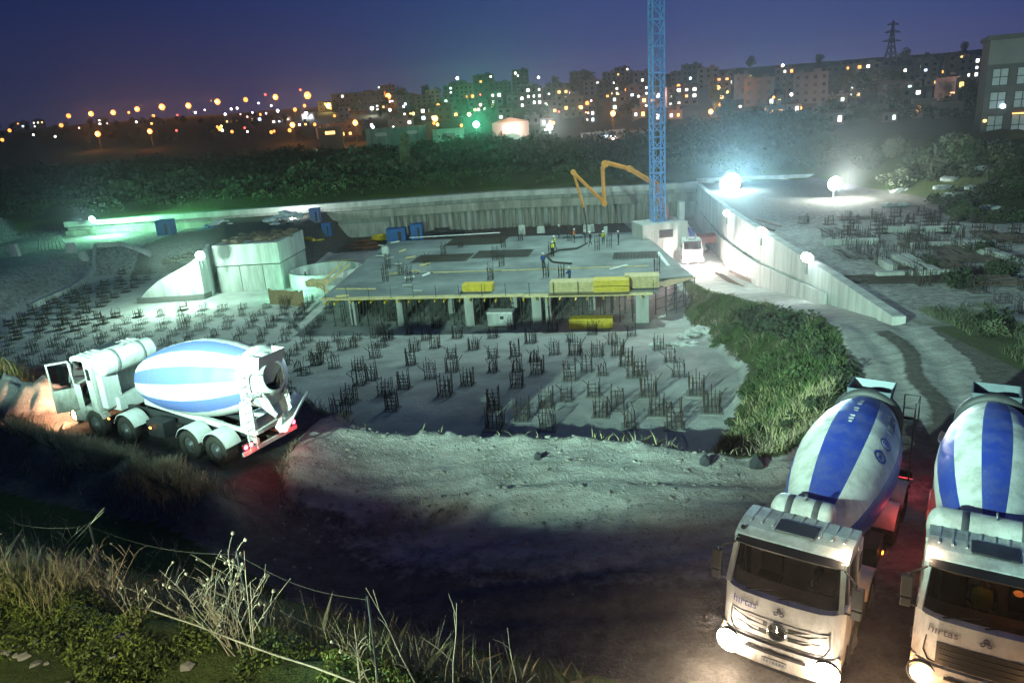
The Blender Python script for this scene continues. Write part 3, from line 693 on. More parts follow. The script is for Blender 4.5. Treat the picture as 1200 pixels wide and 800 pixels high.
    for y in (-0.5,0.5): p_.box((7.0,y,1.75),(0.1,0.1,1.5))
    p_.box((7.0,0,1.25),(0.5,1.5,0.5)); p_.box((7.12,0.82,1.8),(0.34,0.55,1.25)); p_.box((7.1,-0.85,1.7),(0.3,0.35,0.9)); p_.build('front_bracket', whitesteel, T, 0.015)
    ex = MB(); ex.tube((7.2,-1.08,1.0),(7.2,-1.08,2.6),0.07,n=10); ex.build('exhaust_pipe', darksteel, T)
    # drum
    n = 168
    d = MB(); prof = []
    ts = sorted(set([p[0] for p in DR_PROF]+list(np.linspace(0.05,0.97,26))))
    for t in ts: prof.append((t*DR_L, float(np.interp(t, [p[0] for p in DR_PROF],[p[1] for p in DR_PROF]))))
    def mf(i, k):
        t = ts[i]
        if t < 0.03 or t > 0.955: return 0
        return int(((k/n+phase+0.0*t)*sectors) % sectors) % 2
    d.lathe(prof, DR_O, DR_AX, n, mf)
    dr = d.build('drum', [white, stripe], T)
    rg = MB(); rg.lathe([(0.955*DR_L,0.80),(0.955*DR_L,0.93),(0.985*DR_L,0.95),(1.0*DR_L,0.93),(1.0*DR_L,0.74)], DR_O, DR_AX, 48); rg.lathe([(1.0*DR_L,0.74),(1.03*DR_L,0.66),(1.06*DR_L,0.5),(1.06*DR_L,0.42)], DR_O, DR_AX, 40); rg.build('roller_ring', ring_m or white, dr)
    # rear support, hopper, chutes
    s_ = MB()
    for y in (-0.62,0.62):
        s_.prism_y([(0.75,1.1),(1.45,1.1),(1.30,2.25),(0.95,2.25)], [y-0.09,y+0.09]); s_.bar((0.9,y,2.2),(0.5,y*0.8,3.1),0.09)
        s_.bar((1.4,y,1.15),(2.6,y*0.8,1.15),0.1,0.14)
    s_.box((1.12,0,2.05),(0.3,1.3,0.16)); s_.box((1.1,0,1.2),(0.9,1.4,0.14)); s_.bar((0.5,-0.55,3.05),(0.5,0.55,3.05),0.09); s_.box((0.95,0.74,1.65),(0.5,0.05,1.1))
    for y in (-0.5,0.5): s_.bar((2.6,y,1.12),(6.6,y,1.45),0.16,0.2)
    REAR = []; X_ = lambda o: REAR.append(o) or o
    X_(s_.build('rear_pedestal', whitesteel, T, 0.01))
    hp = MB(); lo = [(0.50,-0.28),(0.98,-0.28),(0.98,0.28),(0.50,0.28)]; hi_ = [(0.02,-0.58),(0.98,-0.58),(0.98,0.58),(0.02,0.58)]
    tt = 0.03
    def ringv(p, z, k): return [(x+(0.5-x if False else 0)+(k if x < 0.6 else -k), y+(k if y < 0 else -k), z) for x, y in p]
    mid = [(0.22,-0.52),(0.98,-0.52),(0.98,0.52),(0.22,0.52)]
    V = []; 
    for (p, z) in ((lo,2.85),(mid,3.45),(hi_,3.95)): V += ringv(p, z, 0)
    for (p, z) in ((hi_,3.95),(mid,3.45),(lo,2.85)): V += ringv(p, z, tt)
    fs = []
    for j in range(5):
        for k in range(4): fs.append((4*j+k, 4*j+(k+1)%4, 4*j+4+(k+1)%4, 4*j+4+k))
    for k in range(4): fs.append((20+k, 20+(k+1)%4, (k+1)%4, k))
    hp.add(V, fs); hop = X_(hp.build('hopper', hoppersteel if detail == 'dark' else whitesteel, T))
    ch = MB(); ch.half_pipe((0.75,0,2.45),(0.02,0,1.75),0.56,0.035,14,(0.4,0,1),0.34, arc=3.6)
    for s in (-1,1): ch.add([(0.72,s*0.56,2.45),(0.85,s*0.52,3.05),(0.45,s*0.55,3.0),(0.05,s*0.36,1.95),(0.72,s*0.60,2.45),(0.85,s*0.56,3.05),(0.45,s*0.59,3.0),(0.05,s*0.40,1.95)], [(0,1,2,3),(7,6,5,4),(0,4,5,1),(1,5,6,2),(2,6,7,3)])
    X_(ch.build('collecting_chute', whitesteel, T))
    dc = MB(); a0 = Vector((0.10,0.0,1.78)); a1 = Vector((-0.62,-0.55,1.52)) if detail != 'dark' else Vector((-0.5,0.5,1.5))
    a1 = Vector((0.35,-1.15,2.02)); b0 = Vector((0.0,0.25,1.30))
    dc.half_pipe(a1, b0, 0.27, 0.03, 10, (0,0,1), 0.24); dc.bar((0.35,0,1.0),(0.12,0,1.7),0.1); X_(dc.build('discharge_chute', whitesteel, T))
    la = MB()
    for y in (0.86, 1.16): la.path([(0.55,y,0.75),(0.55,y,2.6),(0.50,y,3.3)],0.022)
    for k in range(9): la.tube((0.55,0.86,0.9+k*0.28),(0.55,1.16,0.9+k*0.28),0.016,n=6)
    la.path([(0.52,0.80,2.6),(0.05,0.80,2.62),(0.05,1.2,2.62),(0.52,1.2,2.6)],0.02); la.path([(0.05,0.80,2.62),(0.05,0.8,3.35),(0.05,1.2,3.35),(0.05,1.2,2.62)],0.018); la.path([(0.50,1.2,3.3),(0.05,1.2,3.35)],0.018)
    for k in range(4): la.bar((0.08+k*0.13,0.8,2.6),(0.08+k*0.13,1.2,2.6),0.05,0.015)
    X_(la.build('ladder', whitesteel if detail != 'dark' else darksteel, T))
    rb = MB(); rb.box((0.05,0,0.62),(0.08,2.45,0.14)); rb.box((0.3,0.5,0.8),(0.5,0.08,0.2)); rb.box((0.3,-0.5,0.8),(0.5,0.08,0.2)); X_(rb.build('rear_bumper', whitesteel, T, 0.01))
    for s in (-1, 1):
        tl = MB(); tl.box((0.06,s*0.98,0.83),(0.07,0.44,0.2)); to = X_(tl.build('tail_light', black, T))
        for k in (-0.12,0.10):
            q = MB(); q.lathe([(0,0.075),(0.02,0.07),(0.035,0)], (0.022,s*0.98+k,0.83), (-1,0,0), 14); q.build('tail_lens', red_em if tail else redp, to)
    for o in REAR: o.location.x -= 0.25+(back if o.name.split('.')[0] not in ('rear_bumper','tail_light') else 0)
    dr.location.x -= back
    if back: dr.scale = (1.07,1.05,1.05); dr.location = (-1.14,0,-0.08)
    hop.location.z -= 0.24; hop.location.x += 0.12
    return T
# ------------------------------------------------------------------ the four mixers
G_MIX = 'concrete mixer trucks'
H1 = math.atan2(-0.84, -0.54)
def sit(x, y, rz):
    """height of the ground under the truck's middle"""
    return float(np.mean([tz(x+math.cos(rz)*k, y+math.sin(rz)*k) for k in (1.6, 3, 6, 7.7)]))
rzL = R(151); LX, LY = -8.25, 22.35
zl = [tz(LX+math.cos(rzL)*k, LY+math.sin(rzL)*k) for k in (1.8, 6.8)]
TL = mixer_truck('white mixer with light blue drum stripes and open cab door, tail lights on', (LX, LY, zl[0]-(zl[1]-zl[0])/5.0*1.8-0.03), rzL, tilt=(0,-math.atan2(zl[1]-zl[0],5.0)), sectors=14, phase=0.0157, stripe=lightblue, door_open=126, lamps='low', back=0.85, group=G_MIX, marker=False); TL.scale = (0.93,0.96,1.0)
def front_at(hx, hy, rz): return (hx-9.3*math.cos(rz), hy-9.3*math.sin(rz))
T1p = front_at(5.05, 12.75, R(-126.5)); HT1 = R(-126.5)
T1 = mixer_truck('white mixer with dark blue drum stripes, glaring round headlights and white slotted grille', (*T1p, 0.0), HT1, sectors=8, phase=0.201, tank=(-0.72,0.48), lamps='high', detail='dark', group=G_MIX, ring_m=darksteel, marker='left')
# marks on its drum
LA = R(-47)
drum_ring(T1, 0.46, LA, 0.13, 0.20, lettering_blue, [(-0.10,-0.07),(0.11,0.0),(-0.10,0.07)])
drum_ring(T1, 0.555, LA, 0.15, 0.185, lettering_blue)
drum_text(T1, 'B', 0.24, 0.555, LA, lettering_blue, 1)
drum_text(T1, 'BETON', 0.34, 0.735, LA, lettering_grey, -1)
q = MB()
for k in range(10):
    t = 0.58+k*0.028
    if k in (3, 6): continue
    q.add([drum_pt(t, R(-3), 0.012), drum_pt(t+0.016, R(-3), 0.012), drum_pt(t+0.016, R(1.0+1.5*(k%3)), 0.012), drum_pt(t, R(1.0+1.5*(k%2)), 0.012)], [(0,1,2,3)])
q.build('small_lettering', lettering_white, T1)
T2p = front_at(8.55, 11.45, H1)
T2 = mixer_truck('white mixer with black grille and orange lit cab, cut by the right edge', (*T2p, 0.0), H1, sectors=12, phase=0.125, grille='panel', lamps='dip', detail='dark', group=G_MIX, ring_m=darksteel, marker='right')
q = MB(); q.blob((8.25,0.46,2.38),.10,jit=.1,sq=(.6,1,.8)); q.build('cab_glow', emit('orange_cab_glow',(1,.2,.02),2.2), T2)  # glowing blob added for the orange-lit patch in the cab, no real fitting
sg = MB(); sg.prism_y([(3.7,0.7),(5.3,0.7),(5.3,1.75),(5.0,2.1),(3.9,2.1),(3.7,1.8)], [-1.28,-0.9]); sg.build('red_side_tank', redp, T2, 0.03)
HF = R(-97)
FX, FY = 24.3, 91.0
T4 = mixer_truck('small distant white mixer with glaring headlights below the retaining wall', (FX+9.3*0.12-1.0, FY+9.0, -8.0), HF, sectors=8, phase=0.0, lamps='high', group=G_MIX, marker=False)
def on_truck(T, p): return (Matrix.Translation(T.location) @ T.rotation_euler.to_matrix().to_4x4()) @ Vector((p[0]*T.scale[0],p[1]*T.scale[1],p[2]))
bpy.context.view_layer.update()
person(on_truck(TL, (7.85,0.62,1.62-0.95)), rzL, 'sit', 'driver in blue workwear sitting in the cab with the open door', 'blue', False)
person(on_truck(T2, (7.85,-0.10,1.62-0.95)), H1, 'sit', 'person in a yellow hi-vis vest inside the orange lit cab', 'vest', False)
person(on_truck(T1, (7.85,0.62,1.62-0.95)), HT1, 'sit', 'driver in dark clothes behind the windscreen of the bright headlight truck', None, False)
# truck lamps as light sources
def truck_lights(T, e, col, size=75, glow=0.0, down=0.22, gcol=None):
    for s in (-1, 1):
        p = on_truck(T, (9.54, s*1.0, 0.70)); q = on_truck(T, (16.0, s*1.2, 0.66-6.5*down))
        lamp('headlight_beam', 'SPOT', p, e, col, q, size, 0.8, 0.08)
        if glow: lamp('headlight_glow', 'POINT', on_truck(T, (9.68, s*1.0, 0.70)), glow, gcol or col, radius=0.1)
truck_lights(TL, 2000, (1.0,0.50,0.28), 110, 25, 0.12)
truck_lights(T1, 1100, (1.0,0.80,0.58), 100, 120, 0.25, (1.0,0.80,0.60))
truck_lights(T2, 260, (1.0,0.62,0.30), 100, 30, 0.25, (1.0,0.55,0.25))
truck_lights(T4, 16000, (1.0,0.86,0.78), 110, 1500, 0.12)
for T, e in ((TL, 12), (T1, 9), (T2, 6)):
    for s in (-1, 1): lamp('tail_glow', 'POINT', on_truck(T, (-0.42, s*0.98, 0.83)), e*1.3, (1,0.04,0.05), radius=0.07)
lamp('marker_light', 'POINT', on_truck(T1, (8.55,1.12,3.14)), 22, (1,0.75,0.5), radius=0.05)
lamp('marker_light', 'POINT', on_truck(T2, (8.55,-1.12,3.14)), 12, (1,0.7,0.45), radius=0.05)
lamp('cab_glow', 'POINT', on_truck(T2, (8.2,0.35,2.62)), 2.5, (1,0.36,0.08), radius=0.08)
lamp('cab_glow', 'POINT', on_truck(TL, (8.0,0.2,2.7)), 4, (1,0.4,0.3), radius=0.08)
lamp('indicator_glow', 'POINT', on_truck(T2, (8.95,-1.50,0.95)), 4, (1,0.35,0.08), radius=0.05)
for T in (T1,):
    lamp('side_glow', 'POINT', on_truck(T, (6.9,1.32,0.9)), 3, (1,0.3,0.05), radius=0.04)
lamp('between_glow', 'POINT', on_truck(T1, (3.0,1.75,1.2)), 12, (1,0.10,0.08), radius=0.1)

# ------------------------------------------------------------------ starter bar cages
def cage_mesh(h, w, n, ties, seed):
    random.seed(seed); b = MB()
    for i in range(n):
        for j in range(n):
            if 0 < i < n-1 and 0 < j < n-1: continue
            x, y = -w/2+w*i/(n-1), -w/2+w*j/(n-1)
            t = h*random.uniform(0.62, 1.08); dx, dy = random.gauss(0,.05), random.gauss(0,.05)
            if random.random() < .12: b.path([(x,y,-.3),(x+dx,y+dy,t*.6),(x+dx*5+random.uniform(-.15,.15),y+dy*5,t*.95)],.024,4)
            else: b.tube((x,y,-0.3),(x+dx,y+dy,t),0.024,n=4,caps=False)
    for k in range(ties):
        z = h*(0.12+0.5*k/max(1,ties-1))
        for (p, q) in (((-1,-1),(1,-1)),((1,-1),(1,1)),((1,1),(-1,1)),((-1,1),(-1,-1))):
            b.bar((p[0]*w/2,p[1]*w/2,z),(q[0]*w/2,q[1]*w/2,z),0.022)
    b.box((0,0,0.0),(w+0.35,w+0.35,0.10), mi=1)
    return b.mesh('rebar_cage', [rust, mat('kicker_concrete', (0.2,0.2,0.19), 0.9)])
CG = [cage_mesh(1.3,0.75,4,3,1), cage_mesh(1.55,0.7,4,4,2), cage_mesh(1.0,0.8,4,2,3), cage_mesh(0.8,0.85,4,2,4), cage_mesh(1.1,0.65,3,3,5), cage_mesh(1.4,0.8,5,2,6), cage_mesh(1.2,0.6,4,1,7), cage_mesh(0.9,0.75,3,2,8), cage_mesh(1.65,0.7,3,3,9)]
VAR = {0:(0,5,8),1:(1,8,0),2:(2,6,7),3:(3,7,2),4:(4,6,5)}
n_c = 0
CAGES = []
def cage(*a): CAGES.append(a)
def make_cage(x, y, z, k, label, group):
    k = random.choice(VAR[k]); o = bpy.data.objects.new('rebar_cage', CG[k]); COL.objects.link(o); o.location = (x, y, z); o.rotation_euler = (0,0,R(-11+random.uniform(-5,5)))
    sc = random.uniform(0.85, 1.02); o.scale = (sc, sc, sc*random.uniform(0.9,1.1)); tag(o, label, 'rebar cage', group); return o
near_px = [(536,396),(578,396),(622,402),(578,420),(578,436),(579,480),(640,476),(642,502),(530,420),(530,436),(522,464),(486,412),(482,428),(474,456),(460,480),(440,420),(422,452),(410,472),(400,488),(392,432),(626,424),(630,438),(674,416),(688,436),(696,464),(704,488),(724,416),(734,428),(742,442),(760,464),(770,486),(718,404),(786,424),(796,442),(816,462),(834,482),(580,502),(600,386),(648,388),(694,392),(740,394),(556,380),(512,384),(505,444),(548,452),(606,454),(612,492),(668,446),(664,470),(724,480),(738,500),(790,500),(750,440),(706,440),(772,410),(650,416),(700,418),(555,410),(510,408),(604,418),(606,436),(420,434),(436,446),(452,464),(456,398),(500,398),(668,400),(440,395),(460,376),(402,410),(372,428),(480,392)]
for px, py in near_px:
    p = drop(px, py, 0, 34, 100); dark = (p.x < -5.5+0.31*(p.y-48)) and p.y < 66
    cage(p.x, p.y, tz(p.x,p.y), random.choice((0,1,1,4)) if p.y < 58 else random.choice((0,2,4)),
         'rusty cage of upright rebar standing in the truck\'s dark shadow on the pit floor' if dark else 'tall rusty rebar cage casting a long shadow on the lit pit floor',
         'rebar cages in the truck shadow' if dark else 'rebar cages on the lit pit floor')
rt_ = R(-11)
for i in range(-20, 16):
    for j in range(-10, 20):
        u, v = i*2.6+(j % 2)*0.4, j*2.7
        x = -30+u*math.cos(rt_)-v*math.sin(rt_)*-0.35+random.uniform(-.35,.35); y = 68+u*math.sin(rt_)+v+random.uniform(-.35,.35)
        lim = -19.5 if y > 70 else -10 if y > 64 else -14.5
        if x > lim or y < 44 or y > (112 if x < -48-.35*(y-97) else 88) or x < -0.70*y-3: continue
        if -50 < x < -27 and y > 86: continue
        d_e = float(seg_dist(np.array([x]), np.array([y]), CREST)[0][0])
        if d_e < 9.5 or x < -60: continue
        cage(x, y, tz(x,y), random.choice((2,3,3,4)), 'short rusty rebar cage in the rows left of the open slab', 'rebar cages in the left rows')
for i in range(0, 16):
    for j in range(0, 27):
        x = 24.5+i*2.45+0.16*j*2.5+random.uniform(-.35,.35); y = 33+j*2.5-0.1*i+random.uniform(-.35,.35)
        if x < max(26.5, wall_x(y)+2.2) or x > 48 or x > 0.72*y+1.5 or y > 78: continue
        if random.random() < (0.1 if y < 66 else 0.4): continue
        cage(x, y, tz(x,y), random.choice((2,3,4)), 'short rebar cage on the upper terrace right of the retaining wall', 'rebar cages on the right terrace')

CAGES.sort(key=lambda a: math.hypot(a[0], a[1])*(1.25 if 'terrace' in a[4] else 1.0))
import sys; print('CAGES', len(CAGES), file=sys.stderr)
for a in CAGES[:298]: make_cage(*a)
if CAGES[298:]:
    b = MB()
    for (x, y, z, k, l_, g_) in CAGES[298:]:
        for i in range(12):
            ox, oy = (random.uniform(-.4,.4), random.choice((-.4,.4))) if i % 2 else (random.choice((-.4,.4)), random.uniform(-.4,.4)); b.tube((x+ox,y+oy,z-.2),(x+ox+random.gauss(0,.03),y+oy+random.gauss(0,.03),z+random.uniform(.6,1.1)),.026,n=4,caps=False)
        b.box((x,y,z+.45),(.8,.8,.03)); b.box((x,y,z),(1.1,1.1,.1))
    tag(b.build('far_starter_bars', rust), 'far field of small rebar stubs at the back of the terrace and the left rows', 'rebar', kind='stuff')
# ------------------------------------------------------------------ the slab under construction
SA, SB_, SC_, SD, SE = (-18.9,73.5),(13.9,66.6),(18.4,71.6),(18.5,99.5),(-16.7,106)
ZS = -4.75
B = thing('unfinished_building', 'unfinished concrete building with one open floor slab on columns', 'building', (0,0,0))
s = MB(); s.prism_z([SA,SB_,(14.4,71.0),SC_,SD,SE], ZS-0.3, ZS); s.build('floor_slab', slabmat, B, 0.02)
fe = Vector((SB_[0]-SA[0], SB_[1]-SA[1], 0)); fl = fe.length; fd = fe.normalized(); fn = Vector((fd.y, -fd.x, 0))
def fpt(t, out=0.0, z=0.0): return Vector((SA[0],SA[1],0))+fd*(t*fl)+fn*out+Vector((0,0,z))
e = MB(); e.bar(fpt(0.0,0.45,ZS-0.13),fpt(0.42,0.5,ZS-0.13),0.9,0.1); e.bar(fpt(0.421,0.5,ZS-0.13),fpt(0.62,0.45,ZS-0.13),0.9,0.1); e.bar(fpt(0.621,0.55,ZS-0.17),fpt(0.985,0.5,ZS-0.17),1.1,0.1)
e.build('formwork_edge', plypale, B)
for k in range(26):
    t = 0.02+k*0.0375+random.uniform(-.006,.006); j = MB(); j.bar(fpt(t,-0.4,ZS-0.34),fpt(t,1.05+random.uniform(-.1,.45),ZS-0.34+random.uniform(-.12,.0)),0.10,0.2); j.build('formwork_joist', plyyellow, B)
for t, wd, inn in ((0.24,0.6,0.3),(0.455,0.9,0.2),(0.655,0.9,0.25),(0.685,0.5,0.9),(0.955,1.2,0.2),(0.08,0.6,1.0),(0.36,0.7,5),(0.56,0.7,5),(0.8,0.7,5.5)):
    c = MB(); p = fpt(t,-inn); c.box((p.x,p.y,(ZS-0.3-8)/2),(wd,0.55,8+ZS-0.3+0.1),rz=rt_); c.build('column', concrete, B)
w = MB(); w.strip_wall([(-15,104.0),(-16.2,80),(-16.6,78)],-8.1,ZS-0.31,0.3); w.build('basement_wall', oldconc, B)
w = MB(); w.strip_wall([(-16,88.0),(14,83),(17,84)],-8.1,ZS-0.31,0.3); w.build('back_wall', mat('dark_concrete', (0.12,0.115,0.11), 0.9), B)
# pour stop strips and chalk lines on the slab
def slabpx(px, py, z=ZS): return at_z(px, py, z)
for (a, b_, wd, lab) in (((500,320),(605,317),0.12,'thin pale batten lying across the middle of the slab, left half'),((606,317),(760,312),0.12,'thin pale batten lying across the middle of the slab, right half'),((480,279),(586,273),0.3,'bright white board along the back left edge of the slab'),((771,296),(783,312),0.35,'short white plank lying askew below the tower base'),((715,316),(735,311),0.3,'pair of loose pale boards near the right front of the slab'),((394,339),(440,339),0.2,'pale board flat at the left front edge of the slab')):
    p, q = slabpx(*a), slabpx(*b_); m_ = MB(); m_.bar(p+Vector((0,0,.06)), q+Vector((0,0,.06)), wd, 0.1)
    tag(m_.build('timber_board', tarpw if wd == 0.3 or wd == 0.35 else plypale), lab, 'board')
def stack(px, py, L_, W_, H_, rows, m, label, z=ZS, rz=rt_, m2=None):
    p = at_z(px, py, z) if z > -7 else drop(px, py, 0, 50, 90); z = z if z > -7 else tz(p.x,p.y)+.05; T = thing('panel_stack', label, 'panel stack', (p.x,p.y,z), rz, 'stacked formwork panels')
    for y in (-W_*0.3, W_*0.3):
        b = MB(); b.box((0,y,0.06),(L_*0.96,0.1,0.12)); b.build('bearer', timber, T)
    n = max(2, int(H_/0.09))
    for r_ in range(rows):
        b = MB(); hh = H_/rows-0.06
        for k in range(n//rows): b.box((random.uniform(-.03,.03),random.uniform(-.03,.03),0.12+r_*(H_/rows)+hh/(n//rows)*(k+.5)),(L_,W_,hh/(n//rows)-0.012))
        b.build('panel_layer', m if r_ == 0 or not m2 else m2, T)
    return T
stack(561,341,3.0,1.2,0.75,1,plyyellow,'small yellow panel stack alone at the slab front edge')
stack(671,341,4.2,1.6,1.0,1,plypale,'pale plywood stack at the slab front, left of the yellow panels')
stack(717,341,3.3,1.6,1.15,2,plyyellow,'tall bright yellow two layer panel stack at the slab front')
stack(752,336,3.2,1.8,1.15,1,plypale,'pale plywood stack at the slab corner, right of the yellow panels')
stack(693,385,4.0,1.2,1.0,1,plyyellow,'ochre plank stack under the slab edge on the pit floor',-8.0)
stack(372,335,2.2,1.2,0.6,1,plypale,'loose pale timber stack at the far left corner of the slab')
p = drop(588,381,0,50,90); T = thing('site_toolbox','whitish site toolbox standing under the slab between two columns','toolbox',(p.x,p.y,tz(p.x,p.y)),rt_)
b = MB(); b.box((0,0,0.75),(2.5,1.4,1.3)); b.build('case', palewall, T, 0.05); b = MB(); b.box((0.2,-0.71,0.95),(0.35,0.03,0.3)); b.build('opening', black, T); b = MB(); b.box((-0.8,0,0.05),(0.2,1.3,0.12)); b.box((0.8,0,0.05),(0.2,1.3,0.12)); b.build('skid', timber, T); b = MB(); b.prism_y([(-1.3,1.40),(1.3,1.40),(1.2,1.52),(-1.2,1.52)],[-0.75,0.75]); b.build('lid', whitesteel, T)
# pump planks / timbers at the left corner
for k, (a, b_, wd) in enumerate((((372,338),(402,312),0.3),((380,338),(410,313),0.28),((366,330),(384,345),0.4))):
    p, q = at_z(*a, ZS), at_z(*b_, ZS); m_ = MB(); m_.bar(p+Vector((0,0,.1+.1*k)), q+Vector((0,0,.5-.1*k)), wd, 0.15)
    tag(m_.build('timber_beam', plypale), ('long pale timber sloping over the left slab corner','second sloping timber on the left slab corner, nearer the slab middle','thick short timber across the left slab corner')[k], 'timber', 'timbers at the slab corner')
# props
pm_ = MB(); pm_.tube((0,0,0),(0,0,1.7),0.05,n=6); pm_.tube((0,0,1.7),(0,0,2.85),0.035,n=6); pm_.box((0,0,0.01),(0.25,0.25,0.02)); pm_.box((0,0,2.86),(0.25,0.25,0.02)); pm_.box((0,0,1.7),(0.16,0.16,0.08))
PMM = pm_.mesh('steel_prop', [darksteel])
for r_ in range(4):
    for k in range(34):
        if random.random() < 0.1: continue
        p = fpt(0.02+k*0.0292, -0.5-r_*1.7+random.uniform(-.2,.2), 0)
        if p.x > 13.5: continue
        o = bpy.data.objects.new('steel_prop', PMM); COL.objects.link(o); o.location = (p.x+random.uniform(-.2,.2),p.y,-8.0); o.rotation_euler = (R(random.uniform(-1.5,1.5)),R(random.uniform(-1.5,1.5)),random.random())
        tag(o, 'thin dark steel prop holding up the slab formwork', 'prop', 'props under the slab edge')
# scaffold under the chamfered corner
T = thing('scaffold','tubular scaffold tower under the right corner of the slab','scaffold',(16.4,70.6,-8.0),R(40))
for ix in range(4):
    for iy in range(2):
        b = MB(); b.tube((-2.2+ix*1.5,iy*1.3-.6,0),(-2.2+ix*1.5,iy*1.3-.6,3.0),0.045,n=6); b.build('standard', darksteel, T)
b = MB()
for z in (0.5,1.5,2.6):
    for iy in range(2): b.tube((-2.2,iy*1.3-.6,z),(2.3,iy*1.3-.6,z),0.035,n=5)
for ix in range(3): b.tube((-2.2+ix*1.5,-.6,0.5),(-0.7+ix*1.5,-.6,2.6),0.03,n=5)
b.build('ledger', darksteel, T)
b = MB(); b.box((0,0,3.05),(4.8,1.6,0.06)); b.build('deck', timber, T)
# starter bars on the slab
sb = MB()
for i in range(3):
    for j in range(3):
        if i == 1 and j == 1: continue
        sb.tube((i*.22-.22,j*.22-.22,-0.05),(i*.22-.22+random.uniform(-.05,.05),j*.22-.22,1.25+random.uniform(-.3,.2)),0.022,n=4,caps=False)
for z in (.3,.7): 
    for (p,q) in (((-1,-1),(1,-1)),((1,-1),(1,1)),((1,1),(-1,1)),((-1,1),(-1,-1))): sb.bar((p[0]*.22,p[1]*.22,z),(q[0]*.22,q[1]*.22,z),0.02)
SBM = sb.mesh('slab_starter_bars', [rust])
for (px, py) in ((452,330),(470,322),(480,330),(580,305),(588,312),(575,328),(590,290),(640,325),(658,325),(646,300),(700,293),(714,290),(770,320),(668,282),(610,282),(520,300),(540,290),(500,310),(455,315)):
    p = slabpx(px, py); o = bpy.data.objects.new('starter_bars', SBM); COL.objects.link(o); o.location = p; o.rotation_euler = (0,0,rt_); o.scale = (1.2,1.2,random.uniform(.9,1.5))
    tag(o, 'thin bundle of starter bars sticking up from the wet slab', 'rebar', 'starter bars on the slab')
workers = [(637,312,'stand','blue','worker in blue alone in the middle of the slab',90),(668,330,'reach','blue','worker in light blue bent over beside the pale plywood stack',200),(650,290,'walk','vest','worker walking at the back of the slab left of the hose group',150),(655,276,'stand',None,'dark clothed worker standing by a white block at the slab back',10),(673,281,'reach','orange','worker in a red orange vest left of the pump hose',0),(686,283,'reach',None,'worker holding the pump hose end with both hands',180),(692,285,'walk',None,'dark worker just right of the pump hose',200),(707,284,'stand','vest','worker in pale vest between the hose and the tower crane',250),(725,284,'stand',None,'tall dark worker nearest the crane base on the slab',170),(357,282+32,'stand',None,'dark figure standing beside the round concrete wall',20),(648,297,'walk','vest','worker stepping forward in the mid back of the slab',270)]
for (px, py, po, ve, lab, rz) in workers:
    p = at_z(px, py+3, ZS if px > 400 else -6.2)
    if px < 400: p = at_z(px, py+2, -6.2)
    o = person((p.x,p.y,ZS if px > 400 else tz(p.x,p.y)), R(rz), po, lab, ve, True, 'workers on the slab' if px > 400 else None)
    if px < 400: o.location.z = tz(p.x,p.y)
for (px, py, w_, h_, lab) in ((612,275,0.9,1.3,'narrow white concrete block at the back of the slab'),(634,273,1.1,0.9,'squat pale block right of the narrow white block'),(690,272,1.6,1.0,'pale block behind the pump hose'),(710,278,0.5,1.4,'thin upright white post on the slab back edge'),(452,297,0.8,0.9,'white barrel like block near the left slab edge')):
    p = slabpx(px, py); b = MB(); b.prism_y([(-w_/2,0),(w_/2,0),(w_/2*.92,h_),(-w_/2*.92,h_)],[-.35,.35]); tag(b.build('concrete_block', palewall, None, 0.03, (p.x,p.y,ZS), (0,0,rt_)), lab, 'block')
# litter on the slab
for k, (px, py) in enumerate(((462,322),(472,318),(487,318),(497,312),(480,326),(446,300),(455,304),(472,296),(480,303),(448,288),(462,285),(466,310),(492,321),(500,324),(400,348),(478,335),(490,341))):
    p = slabpx(px, py); b = MB(); b.bar(p+Vector((-.5,0,.1)), p+Vector((random.uniform(.3,.9),random.uniform(-1,1),.1+random.uniform(0,.3))), .3, .16)
    tag(b.build('timber_offcut', random.choice((plypale, tarpw, concrete))), 'pale timber offcut lying on the left part of the slab', 'offcut', 'offcuts on the slab')
# ------------------------------------------------------------------ tower crane
cx, cy = at_z(771,283,-4.4)[:2]; cy = 95.0; cx = at_y(771,280,95.0).x
T = thing('tower_crane','blue lattice tower crane mast rising out of the top of the photo','crane',(cx,cy,-8.0),R(8))
b = MB(); b.box((0.2,0,2.6),(6.0,4.4,5.2)); b.build('base_block', palewall, T, 0.05)
b = MB(); b.box((0.3,-2.21,3.9),(1.8,0.05,1.0)); b.build('base_opening', black, T)
b = MB(); b.box((3.0,-0.3,6.3),(0.7,0.8,2.4)); b.build('base_post', palewall, T)
hw = 0.72; ZB, ZT = 5.2, 47.0; ns = 14; dz = (ZT-ZB)/ns
for k in range(ns):
    z0 = ZB+k*dz; b = MB()
    for (x, y) in ((-1,-1),(1,-1),(1,1),(-1,1)): b.box((x*hw,y*hw,z0+dz/2),(0.16,0.16,dz-0.04))
    for (p, q) in (((-1,-1),(1,-1)),((1,-1),(1,1)),((1,1),(-1,1)),((-1,1),(-1,-1))):
        P, Q = Vector((p[0]*hw,p[1]*hw,0)), Vector((q[0]*hw,q[1]*hw,0))
        for (a, c) in ((0.02,0.5),(0.5,0.98)):
            flip = (k+int(a*3)) % 2
            b.bar((P if flip else Q)+Vector((0,0,z0+a*dz)), (Q if flip else P)+Vector((0,0,z0+c*dz)), 0.10)
        b.bar(P+Vector((0,0,z0+0.1)),Q+Vector((0,0,z0+0.1)),0.13); b.bar(P+Vector((0,0,z0+dz/2)),Q+Vector((0,0,z0+dz/2)),0.09)
    b.build('mast_section', cranblue, T)
b = MB()
for s in (-.25,.25): b.bar((-.5+s,-.3,ZB),(-.5+s,-.3,ZT),0.05)
for k in range(100): b.bar((-.75,-.3,ZB+k*.415),(-.25,-.3,ZB+k*.415),0.035)
b.build('ladder', steel, T)
